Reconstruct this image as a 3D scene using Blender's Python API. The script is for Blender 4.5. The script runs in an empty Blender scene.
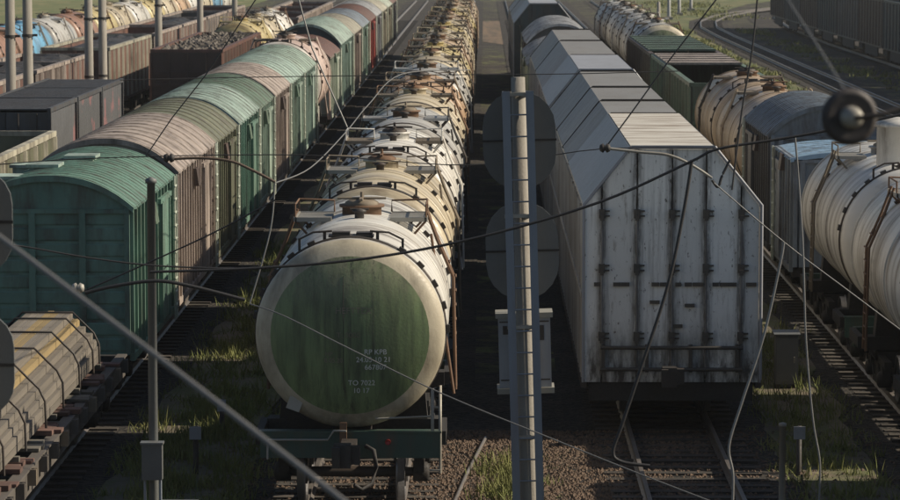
import bpy, bmesh, math, random
from mathutils import Vector
random.seed(7)
PI = math.pi
R = math.radians
scene = bpy.context.scene
COL = scene.collection

# ------------------------------------------------------------------ camera
F_PX, HC = 3200.0, 9.1                      # focal length in 900-px units, camera height over the rails
PITCH = math.atan(320 / F_PX)
YAW = math.atan(35 / F_PX * math.cos(PITCH))
cam = bpy.data.cameras.new('camera')
cam.sensor_width = 36.0
cam.lens = F_PX / 900 * 36
cam.clip_start, cam.clip_end = 0.5, 9000
cam.dof.use_dof = True
cam.dof.focus_distance = 60
cam.dof.aperture_fstop = 4.5
camo = bpy.data.objects.new('camera', cam)
COL.objects.link(camo)
camo.location = (0, 0, HC)
camo.rotation_euler = (PI / 2 - PITCH, 0, YAW)
scene.camera = camo
HAZE = 0.00016                              # density of the air

# ------------------------------------------------------------------ sky, sun, exposure
SUN_EL, SUN_AZ = R(34), R(3)               # azimuth: from +X towards +Y
w = bpy.data.worlds.new('World')
scene.world = w
w.use_nodes = True
nt = w.node_tree
bg = nt.nodes['Background']
sky = nt.nodes.new('ShaderNodeTexSky')
sky.sky_type = 'NISHITA'
sky.sun_disc = False
sky.sun_elevation = SUN_EL
sky.sun_rotation = PI / 2 - SUN_AZ
nt.links.new(sky.outputs[0], bg.inputs[0])
bg.inputs[1].default_value = 0.062
sl = bpy.data.lights.new('sun', 'SUN')
sl.energy = 5.0
sl.angle = R(0.5)
sl.color = (1, 0.88, 0.7)
so = bpy.data.objects.new('sun', sl)
COL.objects.link(so)
sd = Vector((math.cos(SUN_EL) * math.cos(SUN_AZ), math.cos(SUN_EL) * math.sin(SUN_AZ), math.sin(SUN_EL)))
so.rotation_euler = sd.to_track_quat('Z', 'Y').to_euler()
so.location = (60, 40, 60)
vs = scene.view_settings
vs.view_transform = 'Standard'
vs.look = 'None'
vs.gamma = 1
vs.use_curve_mapping = False
vs.exposure = 0.3

# ------------------------------------------------------------------ helpers
_f = Vector((-math.sin(YAW) * math.cos(PITCH), math.cos(YAW) * math.cos(PITCH), -math.sin(PITCH)))
_r = Vector((math.cos(YAW), math.sin(YAW), 0))
_u = _r.cross(_f)


def at(u, v, d):
    """a real point d metres away, on the sight line of a spot in the photograph"""
    return Vector((0, 0, HC)) + d * (_f + _r * ((u - 450) / F_PX) + _u * ((250 - v) / F_PX))


class MB:
    def __init__(s):
        s.v, s.f, s.sm = [], [], []

    def add(s, vs_, fs, smooth=False):
        b = len(s.v)
        s.v += [tuple(p) for p in vs_]
        s.f += [tuple(i + b for i in q) for q in fs]
        s.sm += [smooth] * len(fs)
        return s

    def box(s, x0, x1, y0, y1, z0, z1):
        return s.add([(x0, y0, z0), (x1, y0, z0), (x1, y1, z0), (x0, y1, z0), (x0, y0, z1), (x1, y0, z1), (x1, y1, z1), (x0, y1, z1)],
                     [(3, 2, 1, 0), (4, 5, 6, 7), (0, 1, 5, 4), (1, 2, 6, 5), (2, 3, 7, 6), (3, 0, 4, 7)])

    def tube(s, pts, r, n=6, r1=None):
        pts = [Vector(p) for p in pts]
        N = len(pts)
        vs_, fs = [], []
        for i, p in enumerate(pts):
            d = (pts[min(i + 1, N - 1)] - pts[max(i - 1, 0)]).normalized()
            a = Vector((0, 0, 1)) if abs(d.z) < 0.9 else Vector((1, 0, 0))
            e1 = d.cross(a).normalized()
            e2 = d.cross(e1)
            rr = r if r1 is None else r + (r1 - r) * i / max(1, N - 1)
            for k in range(n):
                t = 2 * PI * k / n
                vs_.append(p + (e1 * math.cos(t) + e2 * math.sin(t)) * rr)
        for i in range(N - 1):
            for k in range(n):
                k2 = (k + 1) % n
                fs.append((i * n + k, i * n + k2, (i + 1) * n + k2, (i + 1) * n + k))
        s.add(vs_, fs, True)
        s.add(vs_[:n], [tuple(range(n))])
        s.add(vs_[-n:], [tuple(range(n))])
        return s

    def lathe(s, prof, n=48, c=(0, 0), axis='y', smooth=True, o=0.0):
        """prof: (radius, along) pairs round an axis through c"""
        vs_, fs = [], []
        for r_, a in prof:
            for k in range(n):
                t = 2 * PI * k / n
                p, q = r_ * math.cos(t), r_ * math.sin(t)
                if axis == 'y':
                    vs_.append((c[0] + p, a, c[1] + q))
                elif axis == 'x':
                    vs_.append((a, c[0] + p, c[1] + q))
                else:
                    vs_.append((c[0] + p, c[1] + q, a))
        for i in range(len(prof) - 1):
            for k in range(n):
                k2 = (k + 1) % n
                fs.append((i * n + k, i * n + k2, (i + 1) * n + k2, (i + 1) * n + k))
        return s.add(vs_, fs, smooth)

    def prism(s, prof, y0, y1):
        """closed XZ outline pushed along Y"""
        n = len(prof)
        return s.add([(x, y0, z) for x, z in prof] + [(x, y1, z) for x, z in prof],
                     [tuple(range(n)), tuple(range(2 * n - 1, n - 1, -1))] + [(i, (i + 1) % n, n + (i + 1) % n, n + i) for i in range(n)])

    def sweep(s, path, w_, h, y, half):
        """a rib: path of (x, z) with outward normals faked upwards, width half*2 along Y"""
        n = len(path)
        vs_, fs = [], []
        for i, (x, z) in enumerate(path):
            a, b = path[max(0, i - 1)], path[min(n - 1, i + 1)]
            dx, dz = b[0] - a[0], b[1] - a[1]
            l = math.hypot(dx, dz) or 1
            nx, nz = -dz / l, dx / l
            vs_ += [(x, y - half, z), (x + nx * h, y - half * .7, z + nz * h), (x + nx * h, y + half * .7, z + nz * h), (x, y + half, z)]
        for i in range(n - 1):
            for k in range(3):
                fs.append((i * 4 + k, i * 4 + k + 1, i * 4 + 5 + k, i * 4 + 4 + k))
        return s.add(vs_, fs)

    def mesh(s, name):
        me = bpy.data.meshes.new(name)
        me.from_pydata(s.v, [], s.f)
        me.polygons.foreach_set('use_smooth', s.sm)
        bm = bmesh.new()
        bm.from_mesh(me)
        bmesh.ops.recalc_face_normals(bm, faces=bm.faces)
        bm.to_mesh(me)
        bm.free()
        me.materials.append(None)
        return me


def ob(name, me, mat, parent=None, loc=(0, 0, 0), rz=0):
    if isinstance(me, MB):
        me = me.mesh(name)
    o = bpy.data.objects.new(name, me)
    COL.objects.link(o)
    o.location = loc
    o.rotation_euler = (0, 0, rz)
    o.material_slots[0].link = 'OBJECT'
    o.material_slots[0].material = mat
    if parent:
        o.parent = parent
    return o


def thing(name, label, cat, loc=(0, 0, 0), rz=0, group=None):
    o = bpy.data.objects.new(name, None)
    COL.objects.link(o)
    o.location = loc
    o.rotation_euler = (0, 0, rz)
    tag(o, label, cat, group)
    return o


def tag(o, label, cat, group=None, kind=None):
    if label:
        o['label'] = label
    if cat:
        o['category'] = cat
    if group:
        o['group'] = group
    if kind:
        o['kind'] = kind
    return o


# ------------------------------------------------------------------ materials
_M = {}


def mat(name, col, col2=None, rough=.6, metal=0.0, amt=.5, scale=(1, 1, 1), dirt=None, damt=.5, dscale=(3, 3, .4), bump=.15, bscale=25, rnd=.12, thr=(.45, .7)):
    """base colour blotched with col2, streaked with dirt, varied a little from object to object"""
    if name in _M:
        return _M[name]
    m = bpy.data.materials.new(name)
    _M[name] = m
    m.use_nodes = True
    t = m.node_tree
    N, L = t.nodes, t.links
    b = N['Principled BSDF']
    b.inputs['Roughness'].default_value = rough
    b.inputs['Metallic'].default_value = metal
    tc = N.new('ShaderNodeTexCoord')
    oi = N.new('ShaderNodeObjectInfo')
    mul = N.new('ShaderNodeMath')
    mul.operation = 'MULTIPLY'
    mul.inputs[1].default_value = 57.0
    L.new(oi.outputs['Random'], mul.inputs[0])
    va = N.new('ShaderNodeVectorMath')
    L.new(tc.outputs['Object'], va.inputs[0])
    L.new(mul.outputs[0], va.inputs[1])

    def noise(sc, detail=5, s=1.0):
        mp = N.new('ShaderNodeMapping')
        mp.inputs['Scale'].default_value = sc
        L.new(va.outputs[0], mp.inputs[0])
        n = N.new('ShaderNodeTexNoise')
        n.inputs['Scale'].default_value = s
        n.inputs['Detail'].default_value = detail
        n.inputs['Roughness'].default_value = .65
        L.new(mp.outputs[0], n.inputs[0])
        return n

    def ramp(src, a, b_, lo=0.0, hi=1.0):
        r_ = N.new('ShaderNodeMapRange')
        r_.inputs[1].default_value = a
        r_.inputs[2].default_value = b_
        r_.inputs[3].default_value = lo
        r_.inputs[4].default_value = hi
        L.new(src, r_.inputs[0])
        return r_.outputs[0]

    def mix(fac, a, bcol):
        x = N.new('ShaderNodeMix')
        x.data_type = 'RGBA'
        L.new(fac, x.inputs[0])
        if isinstance(a, tuple):
            x.inputs[6].default_value = (*a, 1)
        else:
            L.new(a, x.inputs[6])
        x.inputs[7].default_value = (*bcol, 1)
        return x.outputs[2]
    col2 = col2 or tuple(c * .7 for c in col)
    c = mix(ramp(noise(scale, 6).outputs[0], .35, .7, 0, amt), col, col2)
    if dirt:
        c = mix(ramp(noise(dscale, 6).outputs[0], thr[0], thr[1], 0, damt), c, dirt)
    hs = N.new('ShaderNodeHueSaturation')
    L.new(c, hs.inputs['Color'])
    L.new(ramp(oi.outputs['Random'], 0, 1, 1 - rnd, 1 + rnd), hs.inputs['Value'])
    L.new(hs.outputs[0], b.inputs['Base Color'])
    bn = noise((bscale,) * 3, 4)
    if bump:
        bp = N.new('ShaderNodeBump')
        bp.inputs['Strength'].default_value = bump
        bp.inputs['Distance'].default_value = .02
        L.new(bn.outputs[0], bp.inputs['Height'])
        L.new(bp.outputs[0], b.inputs['Normal'])
    L.new(ramp(bn.outputs[0], .3, .7, max(.05, rough - .12), min(1, rough + .12)), b.inputs['Roughness'])
    return m


def overlay(m, col, build, amt=1.0, nscale=(3, 3, .5), lo=.35, hi=.65):
    """lay a stain over a material: build(N, L, separate_xyz) gives its mask, broken up with noise"""
    t = m.node_tree
    N, L = t.nodes, t.links
    b = N['Principled BSDF']
    src = b.inputs['Base Color'].links[0].from_socket
    tc = N.new('ShaderNodeTexCoord')
    sp = N.new('ShaderNodeSeparateXYZ')
    L.new(tc.outputs['Object'], sp.inputs[0])
    mask = build(N, L, sp)
    mp = N.new('ShaderNodeMapping')
    mp.inputs['Scale'].default_value = nscale
    L.new(tc.outputs['Object'], mp.inputs[0])
    n = N.new('ShaderNodeTexNoise')
    n.inputs['Scale'].default_value = 1
    n.inputs['Detail'].default_value = 7
    n.inputs['Roughness'].default_value = .7
    L.new(mp.outputs[0], n.inputs[0])
    r_ = N.new('ShaderNodeMapRange')
    r_.inputs[1].default_value, r_.inputs[2].default_value = lo, hi
    r_.inputs[4].default_value = amt
    L.new(n.outputs[0], r_.inputs[0])
    mu = N.new('ShaderNodeMath')
    mu.operation = 'MULTIPLY'
    L.new(mask, mu.inputs[0])
    L.new(r_.outputs[0], mu.inputs[1])
    x = N.new('ShaderNodeMix')
    x.data_type = 'RGBA'
    L.new(mu.outputs[0], x.inputs[0])
    L.new(src, x.inputs[6])
    x.inputs[7].default_value = (*col, 1)
    L.new(x.outputs[2], b.inputs['Base Color'])


def span(axis, a, b_):
    def build(N, L, sp):
        r_ = N.new('ShaderNodeMapRange')
        r_.interpolation_type = 'SMOOTHSTEP'
        r_.inputs[1].default_value, r_.inputs[2].default_value = a, b_
        L.new(sp.outputs[axis], r_.inputs[0])
        return r_.outputs[0]
    return build


def columns(xs, w_):
    """narrow upright stripes round the given x positions"""
    def build(N, L, sp):
        acc = None
        for xx in xs:
            sb = N.new('ShaderNodeMath')
            sb.operation = 'SUBTRACT'
            L.new(sp.outputs[0], sb.inputs[0])
            sb.inputs[1].default_value = xx
            ab = N.new('ShaderNodeMath')
            ab.operation = 'ABSOLUTE'
            L.new(sb.outputs[0], ab.inputs[0])
            r_ = N.new('ShaderNodeMapRange')
            r_.inputs[1].default_value, r_.inputs[2].default_value = 0, w_
            r_.inputs[3].default_value, r_.inputs[4].default_value = 1, 0
            L.new(ab.outputs[0], r_.inputs[0])
            if acc is None:
                acc = r_.outputs[0]
            else:
                mx = N.new('ShaderNodeMath')
                mx.operation = 'MAXIMUM'
                L.new(acc, mx.inputs[0])
                L.new(r_.outputs[0], mx.inputs[1])
                acc = mx.outputs[0]
        return acc
    return build


RUST = (.12, .055, .03)
GRIME = (.035, .032, .028)
iron = mat('dark_iron', (.035, .035, .035), (.07, .045, .03), .65, .2, .7)
black = mat('sooty_steel', (.02, .021, .022), (.04, .03, .024), .75, .1, .6)
rail_m = mat('rail_steel', (.26, .24, .225), (.11, .085, .07), .38, .5, .5)
sleeper_m = mat('grey_sleeper_wood', (.05, .042, .035), (.022, .02, .017), .9, 0, .7, (2, 6, 6), rnd=.3)
wheel_m = mat('worn_wheel_steel', (.25, .25, .26), (.06, .05, .045), .4, .7, .6)
rim_cream = mat('cream_paint', (.52, .47, .36), (.38, .33, .24), .5, 0, .6, dirt=(.12, .1, .07), damt=.7, dscale=(2, 2, .7))
head_green = mat('faded_green_paint', (.155, .205, .092), (.095, .148, .075), .45, 0, .8, (.8, .8, .5), dirt=(.03, .035, .025), damt=.75, dscale=(5, 5, .5), thr=(.42, .68))
overlay(head_green, (.27, .26, .17), span(2, 3.05, 4.15), .9, (8, 8, 2.4), .3, .62)
overlay(head_green, (.05, .05, .04), span(2, 3.2, 3.9), .7, (22, 22, 14), .55, .66)
overlay(head_green, (.035, .035, .028), columns((-.45, -.1, .02, .3), .3), .8, (9, 9, .5), .5, .66)
overlay(rim_cream, (.1, .085, .05), span(2, 1.9, 1.25), .8, (2, 2, 2), .3, .6)
TANKC = {
    'cream': ((.5, .44, .32), (.36, .3, .2)), 'white': ((.62, .61, .57), (.46, .44, .39)), 'tan': ((.45, .35, .24), (.3, .22, .15)),
    'grey': ((.42, .42, .4), (.3, .29, .27)), 'yellow': ((.5, .42, .2), (.38, .3, .15)), 'blue': ((.13, .34, .52), (.1, .22, .34)),
    'brown': ((.27, .15, .1), (.18, .1, .07)), 'pink': ((.5, .4, .35), (.4, .3, .26)), 'orange': ((.48, .33, .2), (.34, .22, .14))}


def tankm(c):
    a, b_ = TANKC[c]
    return mat('tank_paint_' + c, a, b_, .42, 0, .7, (.5, .8, .5), dirt=(.085, .06, .04), damt=.85, dscale=(.6, 2.6, .4), thr=(.46, .68), bump=.06)


BOXC = {
    'green': ((.14, .25, .195), (.1, .19, .15)), 'brown': ((.36, .305, .265), (.26, .215, .185)), 'olive': ((.15, .155, .1), (.1, .11, .075)),
    'teal': ((.32, .41, .355), (.23, .31, .27)), 'dkgreen': ((.11, .16, .115), (.08, .125, .085)), 'mint': ((.3, .385, .32), (.22, .29, .24)),
    'rust': ((.15, .075, .055), (.1, .05, .04)), 'grey': ((.33, .34, .35), (.25, .26, .26)), 'blue': ((.12, .25, .4), (.09, .18, .3)),
    'red': ((.38, .08, .06), (.25, .06, .05)), 'beige': ((.4, .38, .3), (.3, .28, .22)), 'shade_navy': ((.03, .05, .06), (.025, .035, .04)),  # darkest tone here is shade painted on wagon ends and far gondolas
    'umber': ((.07, .045, .035), (.05, .035, .03)), 'bluegrey': ((.2, .24, .28), (.15, .18, .21)), 'slate': ((.075, .078, .082), (.055, .056, .06)),
    'pale': ((.45, .5, .42), (.36, .4, .33)), 'ltblue': ((.3, .45, .6), (.2, .33, .45)), 'corr': ((.5, .51, .52), (.4, .41, .42))}


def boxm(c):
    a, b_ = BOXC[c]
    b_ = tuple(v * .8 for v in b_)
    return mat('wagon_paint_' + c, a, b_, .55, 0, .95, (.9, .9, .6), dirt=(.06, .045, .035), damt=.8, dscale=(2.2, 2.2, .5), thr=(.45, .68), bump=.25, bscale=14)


# ------------------------------------------------------------------ the ground
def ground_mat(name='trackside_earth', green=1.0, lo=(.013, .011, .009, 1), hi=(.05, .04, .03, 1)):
    m = bpy.data.materials.new(name)
    m.use_nodes = True
    t = m.node_tree
    N, L = t.nodes, t.links
    b = N['Principled BSDF']
    b.inputs['Roughness'].default_value = .95
    tc = N.new('ShaderNodeTexCoord')

    def noise(sc, det=6):
        n = N.new('ShaderNodeTexNoise')
        n.inputs['Scale'].default_value = sc
        n.inputs['Detail'].default_value = det
        L.new(tc.outputs['Object'], n.inputs[0])
        return n
    n1, n2, n3 = noise(.09), noise(1.3), noise(14)
    vo = N.new('ShaderNodeTexVoronoi')
    vo.inputs['Scale'].default_value = 11
    L.new(tc.outputs['Object'], vo.inputs[0])
    cr = N.new('ShaderNodeValToRGB')
    e = cr.color_ramp.elements
    e[0].position, e[0].color = .25, lo
    e[1].position, e[1].color = .8, hi
    L.new(vo.outputs['Color'], cr.inputs[0])
    g = N.new('ShaderNodeMapRange')
    g.inputs[1].default_value, g.inputs[2].default_value = .5, .62
    L.new(n2.outputs[0], g.inputs[0])
    g2 = N.new('ShaderNodeMapRange')
    g2.inputs[1].default_value, g2.inputs[2].default_value = .42, .6
    L.new(n1.outputs[0], g2.inputs[0])
    mm = N.new('ShaderNodeMath')
    mm.operation = 'MULTIPLY'
    L.new(g.outputs[0], mm.inputs[0])
    L.new(g2.outputs[0], mm.inputs[1])
    x = N.new('ShaderNodeMix')
    x.data_type = 'RGBA'
    g3 = N.new('ShaderNodeMath')
    g3.operation = 'MULTIPLY'
    g3.inputs[1].default_value = green
    L.new(mm.outputs[0], g3.inputs[0])
    L.new(g3.outputs[0], x.inputs[0])
    L.new(cr.outputs[0], x.inputs[6])
    gr = N.new('ShaderNodeValToRGB')
    e = gr.color_ramp.elements
    e[0].color, e[1].color = (.055, .075, .02, 1), (.16, .17, .05, 1)
    L.new(n3.outputs[0], gr.inputs[0])
    L.new(gr.outputs[0], x.inputs[7])
    n4 = noise(.45, 8)
    pr = N.new('ShaderNodeMapRange')
    pr.inputs[1].default_value, pr.inputs[2].default_value = .35, .65
    pr.inputs[3].default_value, pr.inputs[4].default_value = .45, 1.5
    L.new(n4.outputs[0], pr.inputs[0])
    hv = N.new('ShaderNodeHueSaturation')
    L.new(pr.outputs[0], hv.inputs['Value'])
    L.new(x.outputs[2], hv.inputs['Color'])
    L.new(hv.outputs[0], b.inputs['Base Color'])
    bp = N.new('ShaderNodeBump')
    bp.inputs['Strength'].default_value = .9
    bp.inputs['Distance'].default_value = .06
    L.new(vo.outputs['Distance'], bp.inputs['Height'])
    L.new(bp.outputs[0], b.inputs['Normal'])
    return m


GZ = -0.22
mb = MB()
mb.add([(-2500, -100, GZ), (2500, -100, GZ), (2500, 5000, GZ), (-2500, 5000, GZ)], [(0, 1, 2, 3)])
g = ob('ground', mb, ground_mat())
g['kind'] = 'structure'
meadow_m = mat('meadow_turf', (.07, .095, .025), (.13, .125, .05), .95, 0, .8, (.15, .15, .15), dirt=(.25, .2, .1), damt=.6, dscale=(.4, .12, .4), bump=.6, bscale=6)
mb = MB()
mb.add([(-900, 120, GZ + .01), (-29, 120, GZ + .01), (-29, 900, GZ + .01), (-900, 900, GZ + .01)], [(0, 1, 2, 3)])
tag(ob('meadow', mb, meadow_m), None, None, kind='structure')
mb = MB()
mb.add([(16.5, 130, GZ + .01), (18.7, 140, GZ + .01), (18.9, 290, GZ + .01), (21, 330, GZ + .01), (33, 405, GZ + .01), (60, 500, GZ + .01), (16.6, 500, GZ + .01), (16.4, 330, GZ + .01), (16.9, 260, GZ + .01)], [(0, 1, 2, 3, 4, 5, 6, 7, 8)])
tag(ob('verge', mb, meadow_m), None, None, kind='structure')
sand_m = mat('sandy_path', (.17, .115, .07), (.06, .05, .035), .95, 0, 1.0, (1.5, .12, 1), bump=.5, bscale=10)
mb = MB()
mb.add([(-.4, 270, GZ + .012), (1.5, 262, GZ + .012), (1.9, 330, GZ + .012), (-.6, 330, GZ + .012)], [(0, 1, 2, 3)])
tag(ob('path', mb, sand_m), None, None, kind='structure')

cinder_m = mat('trodden_cinder_dirt', (.15, .12, .085), (.075, .065, .045), .95, 0, .9, (1.1, .7, 1), dirt=(.08, .09, .03), damt=.8, dscale=(1.3, .9, 1), thr=(.45, .6), bump=.8, bscale=12)
rq = random.Random(11)
for xa, xb, ya, yb in ((-6.25, -4.05, 45, 130), (5.35, 6.9, 45, 130)):
    n = 60
    mb = MB()
    mb.add([p for k in range(n + 1) for p in ((xa + rq.uniform(-.2, .2), ya + (yb - ya) * k / n, GZ + .03), (xb + rq.uniform(-.2, .2), ya + (yb - ya) * k / n, GZ + .03))], [(2 * k, 2 * k + 1, 2 * k + 3, 2 * k + 2) for k in range(n)])
    tag(ob('cinder_path', mb, cinder_m), None, None, kind='structure')

# tracks: rails and sleepers
sl_me = MB().box(-1.35, 1.35, -.11, .11, -.36, -.16).mesh('sleeper')


def rail_path(pts, off):
    out = []
    for i, p in enumerate(pts):
        a, b = Vector(pts[max(0, i - 1)]), Vector(pts[min(len(pts) - 1, i + 1)])
        d = (b - a).normalized()
        out.append((p[0] + d.y * off, p[1] - d.x * off))
    return out


def track(pts, near=0, step=.6, bed_w=1.9):
    t = thing('railway_track', None, None)
    t['kind'] = 'structure'
    prof = [(-.07, -.165), (.07, -.165), (.02, -.13), (.02, -.04), (.036, -.035), (.036, 0), (-.036, 0), (-.036, -.035), (-.02, -.04), (-.02, -.13)]
    for sgn in (-1, 1):
        b = MB()
        c = rail_path(pts, sgn * .76)
        n = len(prof)
        vs_, fs = [], []
        for i, p in enumerate(c):
            a, q = Vector(c[max(0, i - 1)]), Vector(c[min(len(c) - 1, i + 1)])
            d = (q - a).normalized()
            for x, z in prof:
                vs_.append((p[0] + d.y * x, p[1] - d.x * x, z))
        for i in range(len(c) - 1):
            for k in range(n):
                fs.append((i * n + k, i * n + (k + 1) % n, (i + 1) * n + (k + 1) % n, (i + 1) * n + k))
        b.add(vs_, fs)
        ob('rail', b, rail_m, t)
    bed = MB()
    ce = [rail_path(pts, q) for q in (-bed_w, bed_w)]
    for i in range(len(pts) - 1):
        bed.add([(*ce[0][i], GZ + .025), (*ce[1][i], GZ + .025), (*ce[1][i + 1], GZ + .025), (*ce[0][i + 1], GZ + .025)], [(0, 1, 2, 3)])
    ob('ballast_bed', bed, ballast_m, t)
    rest = MB()
    cnt = 0
    for i in range(len(pts) - 1):
        a, b = Vector(pts[i]), Vector(pts[i + 1])
        L_ = (b - a).length
        ang = math.atan2(b.y - a.y, b.x - a.x) - PI / 2
        for k in range(int(L_ / step)):
            p = a + (b - a) * ((k + .5) * step / L_)
            if cnt < near:
                ob('sleeper', sl_me, sleeper_m, t, (p.x + random.uniform(-.03, .03), p.y, random.uniform(-.015, .015)), ang + random.uniform(-.02, .02))
            elif p.y < 330:
                ca, sa = math.cos(ang), math.sin(ang)
                rest.add([(p.x + x * ca - y * sa, p.y + x * sa + y * ca, z) for x, y, z in
                          [(-1.35, -.11, -.36), (1.35, -.11, -.36), (1.35, .11, -.36), (-1.35, .11, -.36), (-1.35, -.11, -.16), (1.35, -.11, -.16), (1.35, .11, -.16), (-1.35, .11, -.16)]],
                         [(4, 5, 6, 7), (0, 1, 5, 4), (1, 2, 6, 5), (2, 3, 7, 6), (3, 0, 4, 7)])
            cnt += 1
    if rest.v:
        o = ob('sleeper_bed', rest, sleeper_m, t)
        o['kind'] = 'stuff'


ballast_m = ground_mat('dark_ballast', 0.0, (.01, .009, .0075, 1), (.042, .034, .026, 1))  # ballast coloured darker than the ground around it
XT, XW, XB, XC, XG, XL, XR = -2.1, 3.42, -8.2, -13.1, -18.8, -24.5, 8.8
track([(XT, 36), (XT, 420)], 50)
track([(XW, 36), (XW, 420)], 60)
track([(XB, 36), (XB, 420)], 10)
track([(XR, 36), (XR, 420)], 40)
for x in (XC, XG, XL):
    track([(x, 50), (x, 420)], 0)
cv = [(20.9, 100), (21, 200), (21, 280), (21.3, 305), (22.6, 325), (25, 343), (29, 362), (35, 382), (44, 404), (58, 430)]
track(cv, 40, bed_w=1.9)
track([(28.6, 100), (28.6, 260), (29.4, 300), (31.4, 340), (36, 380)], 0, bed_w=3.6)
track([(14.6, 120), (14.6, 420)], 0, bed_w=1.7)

# ------------------------------------------------------------------ running gear
GEAR = {}


def gear_meshes():
    wm = MB()
    wm.lathe([(.0, -.065), (.2, -.065), (.24, -.04), (.4, -.03), (.42, -.065), (.475, -.065), (.475, .04), (.505, .045), (.505, .075), (.4, .07), (.38, .02), (.2, .035), (.2, .08), (0, .08)], 28, axis='x')
    GEAR['wheel'] = wm.mesh('wheel')
    ax = MB()
    ax.lathe([(0, -1.1), (.07, -1.1), (.08, -.8), (.09, 0), (.08, .8), (.07, 1.1), (0, 1.1)], 12, axis='x')
    GEAR['axle'] = ax.mesh('axle')
    fr = MB()
    for s_ in (-1, 1):
        fr.prism([(s_ * 1.0, .72), (s_ * 1.14, .72), (s_ * 1.14, .86), (s_ * 1.0, .86)], -1.25, 1.25)
        fr.box(s_ * 1.07 - .06, s_ * 1.07 + .06, -.5, .5, .28, .4)
        for q in (-1, 1):
            fr.add([(s_ * 1.0, q * .5, .28), (s_ * 1.14, q * .5, .28), (s_ * 1.14, q * .5, .42), (s_ * 1.0, q * .5, .42), (s_ * 1.0, q * .95, .72), (s_ * 1.14, q * .95, .72), (s_ * 1.14, q * .95, .8), (s_ * 1.0, q * .95, .8)],
                   [(0, 1, 2, 3), (4, 5, 6, 7), (0, 1, 5, 4), (1, 2, 6, 5), (2, 3, 7, 6), (3, 0, 4, 7)])
            fr.lathe([(0, s_ * .98), (.16, s_ * .98), (.16, s_ * 1.2), (.1, s_ * 1.24), (0, s_ * 1.24)], 12, (q * .925, .48), 'x')
            fr.box(s_ * 1.0, s_ * 1.16, q * .925 - .17, q * .925 + .17, .5, .74)
        for q in (-.16, 0, .16):
            fr.lathe([(.07, .42), (.07, .7)], 8, (s_ * 1.07, q), 'z')
    fr.box(-1.14, 1.14, -.25, .25, .62, .92)
    GEAR['frame'] = fr.mesh('bogie_frame')
    far = MB()
    for q in (-.925, .925):
        for s_ in (-1, 1):
            far.lathe([(0, s_ * .79 - .06), (.475, s_ * .79 - .06), (.475, s_ * .79 + .06), (0, s_ * .79 + .06)], 16, (q, .48), 'x')
    for s_ in (-1, 1):
        far.box(s_ * 1.07 - .07, s_ * 1.07 + .07, -1.2, 1.2, .5, .84)
    far.box(-1, 1, -.25, .25, .6, .9)
    GEAR['far'] = far.mesh('bogie')
    cp = MB()
    cp.box(-.12, .12, -.62, .3, .92, 1.14)
    cp.box(-.2, .06, -.86, -.6, .86, 1.22)
    cp.box(.06, .2, -.74, -.56, .9, 1.18)
    cp.box(-.22, -.1, -.98, -.84, .88, 1.2)
    GEAR['coupler'] = cp.mesh('coupler')


gear_meshes()


def bogies(root, ys, near, xo=0):
    for y in ys:
        if near:
            b = ob('bogie', GEAR['frame'], black, root, (0, y, 0))
            for q in (-.925, .925):
                ob('axle', GEAR['axle'], iron, b, (0, q, .48))
                for s_ in (-1, 1):
                    w_ = ob('wheel', GEAR['wheel'], wheel_m, b, (s_ * .79, q, .48))
                    w_.rotation_euler = (0, 0, 0 if s_ < 0 else PI)
        else:
            ob('bogie', GEAR['far'], black, root, (0, y, 0))


def couplers(root, L, both=True):
    ob('coupler', GEAR['coupler'], iron, root, (0, 0.05, 0))
    if both:
        ob('coupler', GEAR['coupler'], iron, root, (0, L - .05, 0), PI)


# ------------------------------------------------------------------ tank wagons
TZ, TR, TL = 2.75, 1.5, 9.3      # axis height, radius, barrel length (10 m wagon)
TM = {}


def head_y(r, y0, R_=TR, d=.42):
    return y0 - d * math.sqrt(max(0, 1 - (r / R_) ** 2))


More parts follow.
